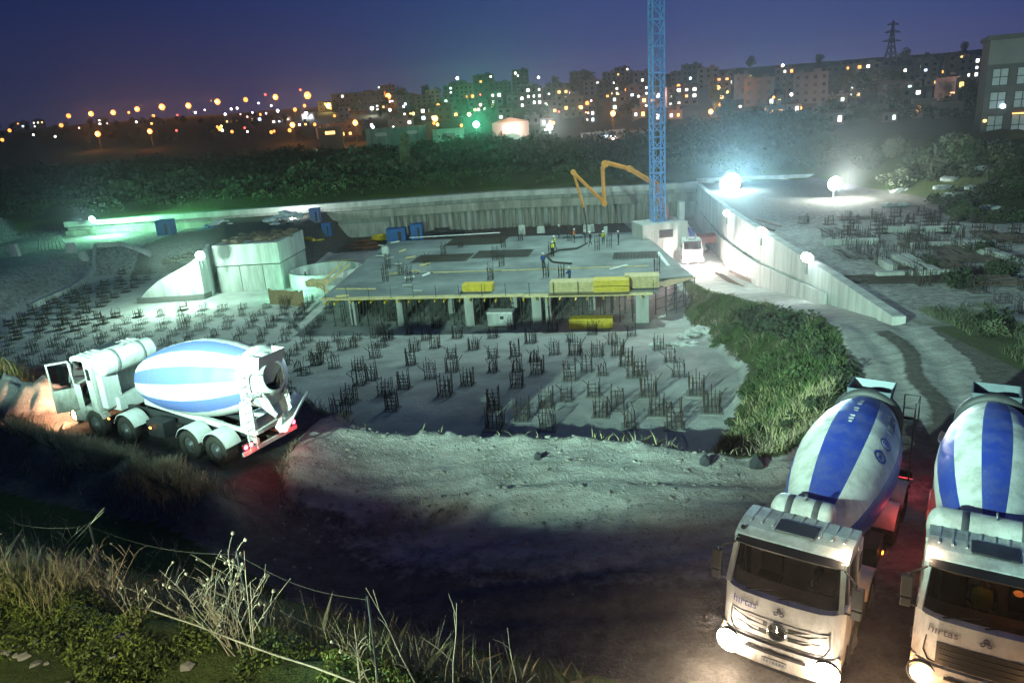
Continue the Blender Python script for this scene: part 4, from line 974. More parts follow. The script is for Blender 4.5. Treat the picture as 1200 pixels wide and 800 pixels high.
# ------------------------------------------------------------------ concrete pump
T = thing('concrete_pump','orange folding boom concrete pump behind the tower crane','concrete pump',(0,0,0))
YP = 97.5
P = lambda px, py, Y=YP: at_y(px, py, Y)
segs = [((789,272),(768,218),0.75,0.6),((768,218),(757,208),0.55,0.5),((757,208),(738,198),0.6,0.55),((738,198),(712,191),0.55,0.5),((712,191),(706,196),0.5,0.45),((706,196),(708,238),0.45,0.4),((708,238),(672,202),0.42,0.35),((672,202),(685,246),0.35,0.28)]
b0 = MB(); p, q = P(789,274), P(768,216); b0.bar(p,q,0.7,0.8); b0.bar(P(786,268)+Vector((0,-.5,0)),P(772,226)+Vector((0,-.5,0)),0.22); b0.build('boom_base', mat('pump_red_white', (0.6,0.3,0.26), 0.5), T, 0.03)
for i, (a, c) in enumerate((((768,216),(738,198)),((738,198),(712,191)),((706,196),(708,238)),((708,238),(672,202)),((672,202),(684,243)))):
    b = MB(); w0 = (0.62,0.55,0.48,0.42,0.34)[i]; p, q = P(*a), P(*c); b.bar(p,q,w0*.8,w0); off = Vector((0,-w0*.55,0.1)); b.tube(p+off,q+off,0.1,n=6)
    b.build('boom_arm', orangep, T, 0.02)
for (px, py, r_) in ((768,216,.5),(738,198,.42),(709,192,.45),(708,238,.38),(672,202,.35)):
    b = MB(); c = P(px,py); b.tube(c+Vector((0,-.45,0)),c+Vector((0,.45,0)),r_,n=14); b.build('boom_joint', orangep, T)
b = MB(); p = P(709,190); b.bar(p,P(706,198),0.45,0.5); b.build('boom_elbow', orangep, T)
b = MB(); e1 = P(684,243); b.path([e1, e1+Vector((.15,0,-1.2)), e1+Vector((.3,-.1,-2.6)), e1+Vector((.25,-.3,-3.8))],[.11,.11,.1,.1],8); b.build('end_hose', rubber, T)
pb = P(792,276); b = MB(); b.box((pb.x+2.2,YP+1.5,-6.2),(8.5,2.5,1.0)); b.box((pb.x+0.4,YP+1.5,-5.0),(1.6,1.8,1.8)); b.build('pump_body', mat('pump_red', (0.45,0.06,0.04), 0.5), T, 0.05)
b = MB(); b.box((pb.x+7.2,YP+1.5,-5.6),(2.0,2.4,2.4)); b.build('pump_cab', white, T, 0.1)
for k in range(4):
    for s in (-1,1):
        b = MB(); c = (pb.x-1+k*2.6,YP+1.5+s*1.05,-7.45); b.lathe([(-.15,.3),(-.15,.5),(.15,.5),(.15,.3),(.1,0)],c,(0,1,0),16); b.build('wheel', rubber, T)

# guard posts, hose and rebar mats on the slab
for k in range(15):
    p = fpt(0.02+k*0.069, 0.75, 0); g = MB(); g.tube((p.x,p.y,ZS-.2),(p.x,p.y,ZS+1.15),.03,n=5); g.build('guard_post', darksteel, B)
for k in range(9):
    p = Vector((18.35,73+k*3.1,0)); g = MB(); g.tube((p.x,p.y,ZS-.2),(p.x,p.y,ZS+1.15),.035,n=5); g.build('guard_post', steel, B)
hp_ = [slabpx(688,286),slabpx(676,292),slabpx(655,294),slabpx(640,300),slabpx(648,308),slabpx(670,310)]
g = MB(); g.path([p+Vector((0,0,.12)) for p in hp_],.11,6); tag(g.build('hose', rubber), 'dark concrete hose curling over the back of the slab', 'hose')
for (px, py, w_, l_, lab) in ((520,303,7,5,'rebar mat tied on the slab left of the slab middle'),(590,298,7,5,'rebar mat tied on the slab at the slab middle'),(560,283,8,6,'rebar mat tied on the slab along the back edge'),(745,300,5,4,'rebar mat tied on the slab in front of the crane base')):
    p = slabpx(px,py); g = MB()
    for k in range(int(w_/.4)): g.bar((-w_/2+k*.4,-l_/2,.1),(-w_/2+k*.4,l_/2,.1),.05)
    for k in range(int(l_/.4)): g.bar((-w_/2,-l_/2+k*.4,.15),(w_/2,-l_/2+k*.4,.15),.05)
    tag(g.build('rebar_mat', rust, None, 0, (p.x,p.y,ZS), (0,0,rt_)), lab, 'rebar mat')

def glare(T, e, col):  # extra upward spots, added only so the headlights get halos in the haze
    for s in (-1, 1):
        p = on_truck(T, (9.75, s*1.0, 0.75)); lamp('headlight_glare', 'SPOT', p, e, col, p+Vector((-p.x*.35,-p.y*.85,19)), 56, 1.0, 0.2)
glare(T1, 8000, (1.0,0.72,0.5)); glare(T2, 2500, (1.0,0.6,0.35))
# ------------------------------------------------------------------ retaining walls and concrete works
T = thing('retaining_wall','long pale retaining wall of tall concrete panels descending beside the ramp','wall',(0,0,0))
wy = [37.6,41,45,49.5,54.5,60,66,72,79,86,93,101,110,119,126.5]
for i in range(len(wy)-1):
    a, b_ = wy[i], wy[i+1]-0.06; xa, xb = float(wall_x(a)), float(wall_x(b_))
    m_ = MB(); m_.strip_wall([(xa,a),(xb,b_)], [float(ramp_z(a))-1.0, float(ramp_z(b_))-1.0], [float(terrace_z(a))+0.4, float(terrace_z(b_))+0.4], 0.7); m_.build('wall_panel', palewall, T, 0.03)
    mid = lambda y: float(ramp_z(y))*0.55+float(terrace_z(y))*0.45
    if i > 2:
        m_ = MB(); m_.strip_wall([(xa-0.56,a),(xb-0.56,b_)], [float(ramp_z(a))-1.0, float(ramp_z(b_))-1.0], [mid(a), mid(b_)], 0.22); m_.build('lower_panel', palewall, T, 0.02)
def wall_ray(px, py, extra=0.0):
    d = ray(px, py); Ys = np.linspace(38, 126, 800); k = int(np.argmin(np.abs(d.x/d.y*Ys-(wall_x(Ys)+extra)))); return Ys[k], d.x/d.y*Ys[k], CAM_Z+d.z/d.y*Ys[k]
T = thing('pile_wall','long stained pile wall with two capping beams along the far side of the pit','wall',(0,0,0))
wp = [(-78,134.2),(-40,134.2),(0,134.2),(30,127.3),(33.2,126.6)]
b = MB(); b.strip_wall([(x,y+1.5) for x,y in wp],-8.3,-1.75,3.4); b.build('wall_face', concrete, T)
b = MB(); b.strip_wall([(x,y-0.5) for x,y in wp],-2.5,-1.55,1.2); b.build('capping_beam', palewall, T, 0.04)
b = MB(); b.strip_wall([(x,y-0.75) for x,y in wp],-4.6,-3.2,0.9); b.build('waling_beam', oldconc, T, 0.04)
for i in range(46):
    x = -20+i*1.15
    if x > 31: break
    y = float(np.interp(x,[p[0] for p in wp],[p[1] for p in wp]))-0.42
    b = MB(); b.tube((x,y,-8.2),(x,y,-4.6),0.46,n=10); b.build('pile', oldconc if i % 4 else concrete, T)
T = thing('low_wall','low pale wall with capping along the back of the right terrace','wall',(0,0,0))
b = MB(); b.strip_wall([(33.5,128.5),(42,126),(49,123.5),(58,120.7)],-3.5,-1.2,0.5); b.build('wall_face', oldconc, T, 0.03)
b = MB(); b.strip_wall([(33.5,128.1),(42,125.6),(49,123.1),(58,120.3)],-1.7,-1.3,0.5); b.build('capping_beam', oldconc, T)
# curved ramp wall
cw = [((163,355),353),((176,354.5),340),((192,353.5),328),((210,352.5),318.5),((228,351.5),309.5),((240,350),301),((248,347),293.5),((252,342),288),((253,337),285)]
pl, zt = [], []
for (px, py), ty in cw:
    p = at_z(px, py, -8); pl.append((p.x,p.y)); zt.append(at_y(px, ty, p.y).z)
T = thing('curved_ramp_wall','bright curved concrete ramp wall that rises to the right','wall',(0,0,0))
b = MB(); b.strip_wall(pl,-8.3,[max(z,-7.9) for z in zt],0.4); b.build('wall_face', palewall, T)
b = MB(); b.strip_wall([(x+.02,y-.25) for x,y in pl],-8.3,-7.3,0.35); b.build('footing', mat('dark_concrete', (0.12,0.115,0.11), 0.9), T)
# concrete core block
p0, p1 = at_z(259,343,-8), at_z(333,339,-8); zt_ = at_y(296,285,(p0.y+p1.y)/2).z
dd = (p1-p0); rzb = math.atan2(dd.y, dd.x); W_ = dd.length
T = thing('concrete_core','square light grey concrete block beside the curved ramp wall','concrete block',(p0.x,p0.y,-8),rzb)
H_ = zt_+8
b = MB(); b.box((W_/2,5,H_*0.28-0.1),(W_,10,H_*0.56)); b.build('lower_lift', concrete, T, 0.03)
b = MB(); b.box((W_/2,5,H_*0.78),(W_+0.12,10.1,H_*0.43)); b.build('upper_lift', palewall, T, 0.03)
for x in (0.36,0.72):
    b = MB(); b.box((W_*x,-0.012,H_*0.28),(0.06,0.02,H_*0.55)); b.build('panel_joint', darksteel, T)
b = MB(); rs = random.Random(3)
for k in range(42): b.blob((rs.uniform(0.5,W_-.5),rs.uniform(1,9.5),H_+0.1),rs.uniform(.3,.9),sq=(1.3,1.3,.6))
b.build('earth_cover', mudm, T)
# round tank wall
p = at_z(378,336,-8); T = thing('round_tank','low round concrete tank wall lit green inside, left of the slab','tank',(p.x,p.y+2.6,-8.0))
b = MB(); b.lathe([(-.2,4.7),(1.9,4.7),(1.9,4.4),(-.2,4.4)],(0,0,0),(0,0,1),40); b.build('wall_ring', palewall, T)
b = MB(); b.lathe([(0.15,4.39),(0.2,0.0)],(0,0,0),(0,0,1),40); b.build('tank_floor', concrete, T)
TANK = Vector((p.x,p.y+2.6,-8))
# board fence by the tank
fp, fq = at_z(318,356,-8), at_z(356,359,-8)
T = thing('board_fence','row of dark upright boards at the foot of the light grey block','fence',(0,0,0))
for k in range(15):
    c = fp.lerp(fq,k/14); b = MB(); b.box((c.x,c.y,-7.1+random.uniform(-.15,.1)),(.28,.08,1.9)); b.build('board', timber, T)
b = MB(); b.bar((fp.x,fp.y+.08,-7),(fq.x,fq.y+.08,-7),.1); b.build('rail', timber, T)
# bench kerb and barriers at upper left
T = thing('kerb_wall','low pale kerb wall curving along the bench at the upper left','kerb',(0,0,0))
kp = [at_z(px,py,-4.0) for px,py in ((28,326),(50,318),(72,310),(92,302),(106,295),(112,289),(140,287),(175,288))]
b = MB(); b.strip_wall([(q.x,q.y) for q in kp],[tz(q.x,q.y)-.4 for q in kp],[tz(q.x,q.y)+.75 for q in kp],0.5); b.build('kerb', palewall, T)
def prop_at(px, py, Y): q = at_y(px, py, Y); return Vector((q.x,Y,tz(q.x,Y)))
for (px, py, w_, h_, lab) in ((85,295,1.7,1.5,'white concrete barrier block at the upper left bench, left of its twin'),(97,294,1.5,1.4,'white concrete barrier block at the upper left bench, right of its twin'),(14,273,1.5,1.9,'pale leaning board sign at the far upper left')):
    q = prop_at(px,py+4,112); b = MB(); b.prism_y([(-w_/2,0),(w_/2,0),(w_/2*.6,h_),(-w_/2*.6,h_)] if px > 20 else [(-.8,0),(.5,0),(.3,h_),(-1.0,h_)],[-.35,.35]); b.build('barrier_block', palewall, None, .04, q, (0,0,random.uniform(-.2,.2)))
    tag(bpy.context.scene.objects[-1] if False else [o for o in bpy.data.objects if o.name.startswith('barrier_block')][-1], lab, 'barrier')
q = prop_at(58,283,116); T = thing('frame_rack','pale trapezoid lattice frame resting on the upper left bench','rack',q,0.1)
b = MB(); b.bar((-2,0,0),(-1.4,0,2.2),.12); b.bar((2.6,0,0),(1.6,0,2.2),.12); b.bar((-1.4,0,2.2),(1.6,0,2.2),.12); b.bar((-2,0,0),(2.6,0,0),.12); b.build('frame', steel, T)
for k in range(6):
    b = MB(); b.bar((-1.5+k*.6,0,0.05),(-1.2+k*.5,0,2.2),.08); b.build('brace', steel, T)
# yard goods
def container(px, py, Y, w_, h_, d_, m, lab, cat='container', rz=0.0, name='site_container'):
    q = prop_at(px,py,Y); T = thing(name, lab, cat, q, rz)
    b = MB(); b.box((0,0,h_/2),(w_,d_,h_))
    for k in range(int(w_/0.35)): b.box((-w_/2+.2+k*.35,-d_/2-.02,h_/2),(.14,.06,h_*.86))
    b.build('shell', m, T)
    b = MB(); b.box((w_*.2,-d_/2-.06,h_*.45),(w_*.18,.05,h_*.75)); b.build('door', darksteel, T)
    b = MB(); b.box((0,0,h_+.05),(w_+.1,d_+.1,.1)); b.build('roof', m, T); return T
container(196,274,127,2.4,2.4,2.4,bluebox,'small dark blue container near the far wall at the left')
container(465,276,126,3.2,2.2,2.4,bluebox,'blue container behind the back left corner of the slab')
container(489,276,127,2.0,2.6,2.0,bluebox,'narrow blue cabin right of the blue container behind the slab')
container(373,276,124,1.6,2.2,1.6,lightblue,'light blue cabin at the right end of the bright white heap')
container(384,276,124,1.4,2.0,1.4,bluebox,'blue cabin beside the light blue cabin behind the concrete block')
def heap(px, py, Y, w_, h_, d_, m, lab, n=26, name='heap', cat='heap', sq=(1.4,1,.5)):
    q = prop_at(px,py,Y); b = MB()
    for k in range(n):
        x, y = random.gauss(0,w_*.28), random.gauss(0,d_*.28); z = h_*max(0,1-(x/w_*1.8)**2-(y/d_*1.6)**2)*random.uniform(.5,1)
        b.blob((x,y,z*.8),random.uniform(.25,.6)*min(1.4,h_*.7+.3),jit=.3,sq=sq)
    o = b.build(name, m, None, 0, q); tag(o, lab, cat); return o
heap(340,276,125,7,1.6,4,tarpw,'bright white tarpaulin heap behind the concrete block',40,'tarpaulin_heap','tarpaulin')
heap(262,272,126,3,1.0,2,tarpw,'small white sheet heap left of the bright white heap',14,'tarpaulin_heap','tarpaulin')
heap(228,301,106,3.4,1.1,2,bluebox,'light blue tarpaulin pile behind the curved wall lamp',18,'tarpaulin_heap','tarpaulin')
heap(250,270,130,4,1.0,2,bluebox,'blue sheet heap along the far wall at the left',18,'tarpaulin_heap','tarpaulin')
heap(445,266,128,2.8,1.6,2,plyyellow,'yellow formwork heap near the far wall',20,'formwork_heap','formwork',(1.8,.6,.4))
heap(358,284,112,3,0.9,2,plyyellow,'yellow and dark board heap in front of the bright white heap',16,'formwork_heap','formwork',(1.8,.6,.3))
heap(425,276,122,5,1.6,2.4,mat('rust_brown_steel',(0.12,0.05,0.035),.9),'rust brown scrap heap between the yellow heap and the slab',34,'scrap_heap','scrap',(2,.6,.3))
heap(520,272,128,7,1.8,3,darksteel,'dark scrap heap against the far wall behind the slab',34,'scrap_heap','scrap',(2,.6,.4))
heap(395,287,110,5,0.6,2,plypale,'pale plank heap behind the round tank',20,'formwork_heap','formwork',(2.4,.5,.2))
heap(300,285,104,9,1.3,5,mudm,'dark earth heap on the yard above the concrete block',40,'earth_heap','earth heap')
heap(215,283,112,8,1.3,5,mudm,'dark earth heap left of the curved wall lamp',40,'earth_heap','earth heap')
heap(820,392,58,2.6,.8,1.6,rubblem,'pale broken concrete heap at the right end of the slab edge',26,'rubble_heap','rubble',(1.2,1,.5))
heap(795,414,54,3.0,.5,1.2,rubblem,'white rubble heap on the pit floor below the green slope',22,'rubble_heap','rubble',(1.4,.8,.4))
heap(775,408,55,1.4,.3,.8,rubblem,'small white rubble heap left of the white rubble heap',10,'rubble_heap','rubble',(1.4,.8,.4))
for k in range(7):
    q = at_z(848+k*8, 330-k*1.5+(k%2)*6, -7); b = MB(); b.tube((0,-3,0.15),(0.3,3,0.2),.13,n=6); o = b.build('steel_pipe', mat('rosy_pipe',(0.3,0.17,0.14),.6), None, 0, (q.x,q.y,tz(q.x,q.y)+.05*(k%2)), (0,0,R(8+random.uniform(-5,5)))); tag(o,'long brownish pipe lying on the ramp in front of the headlights','pipe','pipes on the ramp')
# terrace debris: low ground beams, dark trenches and boards
rs = random.Random(12); brown = mat('brown_boards',(0.10,0.07,0.055),.9,var=.5,scale=2)
for k in range(26):
    py = rs.uniform(250,345); px = rs.uniform(930+ (py-250)*.9, 1190); q = at_z(px,py,-1.2)
    if q.x < wall_x(q.y)+2.5 or q.x > 52: continue
    L_ = rs.uniform(2.5,8); b = MB(); kind = k % 3
    if kind == 0: b.box((0,0,.25),(L_,.5,.5)); nm, mm, lab, cat = 'ground_beam', concrete, 'low pale concrete ground beam on the right terrace', 'ground beam'
    elif kind == 1:
        for j in range(7): b.box((rs.uniform(-.4,.4),j*.3-1,.12+rs.uniform(0,.12)),(L_*.7,.25,.08),rz=rs.uniform(-.1,.1))
        nm, mm, lab, cat = 'board_pile', brown, 'dark brown board pile lying on the right terrace', 'board pile'
    else:
        for j in range(12): b.tube((-L_/2,j*.18-1,.1+rs.uniform(0,.2)),(L_/2,j*.18-1+rs.uniform(-.4,.4),.1+rs.uniform(0,.2)),.03,n=4)
        nm, mm, lab, cat = 'rebar_bundle', rust, 'long rusty rebar bundle lying on the right terrace', 'rebar bundle'
    o = b.build(nm, mm, None, 0, (q.x,q.y,tz(q.x,q.y)), (0,0,R(rs.choice((-9,-9,82,82,-20))))); tag(o, lab, cat, {'ground_beam':'ground beams on the right terrace','board_pile':'board piles on the right terrace','rebar_bundle':'rebar bundles on the right terrace'}[nm])

# ------------------------------------------------------------------ floodlights in the picture
CYAN = (0.72,1.0,1.0)
def floodlight(pos, label, r=0.5, banks=1, col=(0.85,1,1), strength=120, zg=None, aim=(0,-1,-0.2), group='site floodlights'):
    zg = tz(pos.x,pos.y) if zg is None else zg; T = thing('floodlight',label,'floodlight',(pos.x,pos.y,zg),0,group); h = pos.z-zg
    b = MB(); b.tube((0,0.15,-.3),(0,0.15,max(.2,h)),.09,.06,n=8)
    b.build('pole', steel, T)
    a = Vector(aim).normalized(); n = (banks+1)//2
    hd = MB(); cols = banks if banks < 3 else (banks+1)//2; rows = 1 if banks < 3 else 2
    ctr = Vector((0,0,h))
    rot = a.to_track_quat('-Z','Y').to_matrix()
    for i in range(cols):
        for j in range(rows):
            c = ctr+Vector(((i-(cols-1)/2)*r*2.1, 0, (j-(rows-1)/2)*r*2.1))
            hd.lathe([(0.25,r*.4),(0.0,r*.95),(-.04,r*1.05),(-.04,r*.98),(0.0,r*.9)], c, -a, 16)
    hd.build('lamp_head', darksteel, T)
    em = emit('flood_%d_%d_%d_%d' % (int(col[0]*100),int(col[1]*100),int(col[2]*100),strength), col, strength)
    for i in range(cols):
        for j in range(rows):
            c = ctr+Vector(((i-(cols-1)/2)*r*2.1, 0, (j-(rows-1)/2)*r*2.1))
            q = MB(); q.lathe([(0.0,r*.92),(.06,r*.8),(.10,r*.4),(.11,0)], c, a, 18); q.build('lens', em, T)
    return Vector((pos.x,pos.y,pos.z))+a*0.5
f4 = floodlight(at_y(856,215,117), 'biggest glaring floodlight mast at the top end of the retaining wall', 1.7, 1, (0.8,1,1), 90)
f5 = floodlight(at_y(978,215,97), 'white floodlight mast at the back of the right terrace', .95, 1, (1,1,.95), 70)
y_, x_, z_ = wall_ray(946,302,-0.5); f6 = floodlight(Vector((x_,y_,z_)), 'lamp on top of the retaining wall, nearest of the three', .5, 1, (0.8,1,1), 90, aim=(-.6,-.7,-.4), zg=z_-1.0)
y_, x_, z_ = wall_ray(893,272,-0.5); f7 = floodlight(Vector((x_,y_,z_)), 'lamp on top of the retaining wall, middle of the three', .6, 1, (0.8,1,1), 90, aim=(-.6,-.7,-.4), zg=z_-1.0)
y_, x_, z_ = wall_ray(852,250,-0.5); f8 = floodlight(Vector((x_,y_,z_)), 'small lamp on top of the retaining wall under the biggest floodlight', .5, 1, (0.8,1,1), 60, aim=(-.6,-.7,-.4), zg=z_-1.0)
k = 3; q = Vector((pl[4][0],pl[4][1],0)); fl2 = at_y(235,303,q.y-.2)+Vector((0,0,.35)); f9 = floodlight(fl2, 'bright greenish floodlight on top of the curved ramp wall', .6, 1, (0.75,1,0.9), 90, zg=fl2.z-1.2)
f10 = floodlight(at_y(108,257,131), 'cyan white floodlight at the left end of the far wall', .55, 1, (0.7,0.95,1), 90)
f11 = floodlight(at_y(558,146,255), 'green floodlight mast among the sheds beyond the wood', 1.1, 1, (0.2,1,0.6), 40)
f12 = floodlight(at_y(644,149,255), 'white floodlight mast right of the round roofed shed', 1.1, 1, (1,1,.97), 40)
tl_ = floodlight(at_y(1022,215,112), 'tiny white lamp at the foot of the bushy hillside', .3, 1, (0.9,0.95,1), 60)
# light they give, plus unseen lamps and added halo spots
KEY = (-17.0, 0.0, 12.2)
_kl = [Vector(KEY).lerp(Vector(q), .08) for q in ((-12,22.9,2.9),(8,16.4,0.05))]
_ka, _kb = [(_kl[0].lerp(_kl[1], (x-_kl[0].x)/(_kl[1].x-_kl[0].x))) for x in (-22.5,-9.6)]
T = thing('shading_building','unseen building added to shade the foreground with its parapet beside the viewpoint','building',(0,0,0))  # out of view, added to throw the shadow over the road
b = MB(); b.prism_z([(-22.5,-12),(-9.6,-12),(-9.6,_kb.y+.1),(-22.5,_ka.y+.1)],-1,10.2); b.build('wall', palewall, T)
b = MB(); e0, e1 = _ka, _kb; b.add([e0,e1,e1+Vector((0,.25,0)),e0+Vector((0,.25,0)),(e0.x,e0.y,9.9),(e1.x,e1.y,9.9),(e1.x,e1.y+.25,9.9),(e0.x,e0.y+.25,9.9)],[(0,1,2,3),(4,7,6,5),(0,4,5,1),(1,5,6,2),(2,6,7,3),(3,7,4,0)]); b.build('parapet', concrete, T)  # top edge shaped to cut off the key light below the truck wheels
b = MB(); b.box((-14.64,1.10,10.6),(.5,1.5,1.42),rz=R(25)); b.build('bank_shade_block', concrete, T)  # added block that keeps the key light off the near bank
for j in range(3):
    for i in range(4):
        b = MB(); x = -20.5+i*3.0; t_ = (x+22.5)/12.9; b.box((x,_ka.y+.1+(_kb.y-_ka.y)*t_,2.2+j*2.9),(1.3,.14,1.5),rz=math.atan2(_kb.y-_ka.y,12.9)); b.build('window', mat('dark_window',(0.02,0.022,0.03),.25), T)
lamp('site_flood_behind', 'SPOT', KEY, 230000, (0.56,1.0,0.80), (2.0,52,-8), 116, 0.9, 0.2)
lamp('unseen_crane_flood', 'SPOT', (14.0,92.0,34.0), 98000, (0.62,1.0,0.86), (0,82,-5), 94, 0.9, 0.5); lamp('unseen_crane_flood', 'SPOT', (15.5,92.0,34.0), 62000, (0.66,1.0,0.88), (33,52,-1), 66, 0.9, 0.5); lamp('unseen_crane_flood', 'SPOT', (13.0,94.0,34.0), 34000, (0.8,1.0,0.82), (-6,135,-6), 72, 0.9, 0.5)  # unseen floods assumed on the crane, added to brighten slab, terrace, far wall
lamp('flood_light', 'SPOT', f4, 12000, (0.70,1,.92), (30,50,-6), 120, 0.8, 0.9); lamp('flood_halo', 'POINT', f4+Vector((0,-1.6,0)), 9000, (0.62,0.98,1), radius=.9)
lamp('flood_halo_beam', 'SPOT', f4+Vector((0,-1.2,0)), 270000, (0.42,0.85,1), (12,8,34), 42, 1.0, .8); lamp('flood_halo_beam', 'SPOT', f5+Vector((0,-1.2,0)), 130000, (0.9,1,.9), (20,8,34), 42, 1.0, .8); lamp('flood_light', 'POINT', f5+Vector((0,-1.2,.5)), 12000, (.85,1,.9), radius=.8)  # narrow spots aimed over the site are extras, added so halos show
for f, e in ((f6,200),(f7,220),(f8,150)): lamp('flood_halo_beam', 'SPOT', f+Vector((0,-.5,.1)), 20000, (0.5,0.9,1), (-16,22,24), 44, 1.0, .4); lamp('wall_light', 'POINT', f+Vector((-1.6,-1.6,.5)), e, (0.82,1,0.98), radius=.35)  # spots here are extras for the wall lamps' halos
lamp('ramp_wall_light', 'POINT', f9+Vector((-2.2,-3.6,.3)), 8500, (0.60,1,0.78), radius=.4)
lamp('far_wall_light', 'POINT', f10+Vector((3.5,-1.8,0.4)), 9000, (0.30,1,0.55), radius=.5); lamp('far_wall_light', 'SPOT', f10+Vector((1,-.8,2.2)), 45000, (0.22,1,0.42), f10+Vector((26,9,1)), 70, .9, .4)
lamp('far_wall_light', 'POINT', at_y(345,262,129)+Vector((0,-1,1.5)), 3500, (0.85,1,0.95), radius=.5)
lamp('tank_light', 'POINT', TANK+Vector((-3.0,-6.6,2.2)), 1500, (0.30,1,0.6), radius=.3)
lamp('green_halo_beam', 'SPOT', f11+Vector((0,-1,0)), 130000, (0.08,1,0.45), (0,0,38), 26, 1.0, 1.0); lamp('white_halo_beam', 'SPOT', f12+Vector((0,-1,0)), 80000, (0.9,1,.9), (0,0,38), 26, 1.0, 1.0); lamp('ramp_wall_halo_beam', 'SPOT', f9+Vector((0,-.5,.1)), 20000, (0.5,1,0.75), (-12,5,22), 44, 1.0, .4); lamp('far_wall_halo_beam', 'SPOT', f10+Vector((0,-.5,.1)), 13000, (0.5,.85,1), (-25,5,22), 40, 1.0, .4)  # extra spots aimed above the ground, added for halos in the haze
lamp('green_flood', 'POINT', f11+Vector((0,-1.5,0)), 8000, (0.1,1,0.5), radius=1.2)
lamp('white_flood', 'POINT', f12+Vector((0,-1.5,0)), 12000, (1,1,.96), radius=1.2)
lamp('house_lamp', 'SPOT', (-7.0,-1.5,11.2), 5200, (1.0,0.95,0.55), (-4.4,6.6,6.6), 62, 0.8, 0.15)
# ------------------------------------------------------------------ vegetation
leafm = mat('leaf_green', (0.06,0.09,0.03), .8, col2=(0.025,0.045,0.015), scale=.35)
leafd = mat('leaf_dark', (0.035,0.05,0.022), .85, col2=(0.014,0.022,0.01), scale=.12)
leafp = mat('leaf_pale', (0.11,0.12,0.07), .85, col2=(0.05,0.06,0.03), scale=.4)
weedm = mat('weed_leaf', (0.13,0.16,0.02), .7, col2=(0.03,0.055,0.01), scale=2.2)
drym = mat('dry_stalk', (0.34,0.28,0.20), .9, col2=(0.16,0.13,0.09), scale=3)
strawm = mat('straw_grass', (0.36,0.32,0.17), .9, col2=(0.17,0.17,0.07), scale=2)
grassm = mat('slope_grass', (0.075,0.13,0.035), .9, col2=(0.05,0.06,0.028), scale=.3)
barkm = mat('bark', (0.08,0.06,0.045), .95, scale=4)
def quads(pts, size, name, m, up=0.0, aspect=1.0, gen=rng):
    """many leaf faces, random turn; pts (n,3)"""
    n = len(pts); sz = np.asarray(size)*gen.uniform(.6,1.3,n) if np.ndim(size) == 0 else size
    a = gen.normal(size=(n,3)); a /= np.linalg.norm(a,axis=1,keepdims=True); c = gen.normal(size=(n,3)); c[:,2] += up
    b = np.cross(a,c); b /= np.linalg.norm(b,axis=1,keepdims=True)+1e-9
    a = a*sz[:,None]/2; b = b*sz[:,None]/2*aspect
    v = np.stack([pts-a, pts-b*.7, pts+a, pts+b*.7],1).reshape(-1,3)
    return mesh_np(v, np.arange(4*n).reshape(-1,4), name, m)
def mesh_np(v, f, name, m):
    me = bpy.data.meshes.new(name); me.vertices.add(len(v)); me.vertices.foreach_set('co', np.asarray(v,np.float32).ravel())
    k = f.shape[1]; me.loops.add(f.size); me.loops.foreach_set('vertex_index', f.astype(np.int32).ravel()); me.polygons.add(len(f)); me.polygons.foreach_set('loop_start', np.arange(0,f.size,k,dtype=np.int32)); me.update(); me.materials.append(m); return me
def blades(px, py, pz, h, w, name, m, lean=.5, gen=rng):
    n = len(px); th = gen.uniform(0,2*np.pi,n); hh = h*gen.uniform(.45,1.25,n); l = gen.normal(0,lean,(n,2))*hh[:,None]
    dx, dy = np.cos(th)*w/2, np.sin(th)*w/2
    base = np.stack([px,py,pz],1); mid = base+np.stack([l[:,0]*.35,l[:,1]*.35,hh*.6],1); top = base+np.stack([l[:,0],l[:,1],hh],1)
    off = np.stack([dx,dy,np.zeros(n)],1)
    v = np.stack([base-off,base+off,mid+off*.7,top,mid-off*.7],1).reshape(-1,3)
    i = np.arange(n)*5; f = np.stack([i,i+1,i+2,i+3,i+4],1); return mesh_np(v,f,name,m)
def crown_pts(n, rx, rz, lumps, seed, hollow=.55):
    g = np.random.default_rng(seed); C = g.normal(size=(lumps,3)); C /= np.linalg.norm(C,axis=1,keepdims=True); C *= g.uniform(.25,.75,(lumps,1)); rad = g.uniform(.28,.5,lumps)
    k = g.integers(0,lumps,n); d = g.normal(size=(n,3)); d /= np.linalg.norm(d,axis=1,keepdims=True); r = g.uniform(hollow,1.05,n)**.6
    p = C[k]+d*(rad[k]*r)[:,None]; return p*np.array([rx,rx,rz])
CR = []
for k,(rx,rz,m) in enumerate(((2.6,2.6,leafm),(2.2,3.4,leafd),(3.2,2.5,leafd),(1.3,4.2,leafd))):
    g = np.random.default_rng(50+k); CR.append((quads(crown_pts(1500,rx,rz,16,60+k)+np.array([0,0,rz+1.5]), .42, 'crown', m, gen=g), rx, rz))
def trunk_mesh(k, rz):
    b = MB(); rs = random.Random(k); b.path([(0,0,-.6),(0.05,0,1.2),(rs.uniform(-.2,.2),rs.uniform(-.2,.2),rz+1.2),(rs.uniform(-.4,.4),0,2*rz)],[.22,.16,.11,.03],7)
    for j in range(6):
        z = 1.3+j*rz*.25; a = j*2.4; b.tube((0,0,z),(math.cos(a)*1.1,math.sin(a)*1.1,z+1.0),.06,.02,n=5)
    return b.mesh('trunk', barkm)
TRK = [trunk_mesh(k, CR[k][2]) for k in range(4)]
def tree(pos, k, sc, label, group, rz=None):
    T = thing('tree', label, 'tree', pos, random.uniform(0,6.28) if rz is None else rz, group); T.scale = (sc,sc,sc*random.uniform(.9,1.15))
    for nm, m_ in (('crown',CR[k][0]),('trunk',TRK[k])):
        c = bpy.data.objects.new(nm, m_); COL.objects.link(c); c.parent = T
    return T
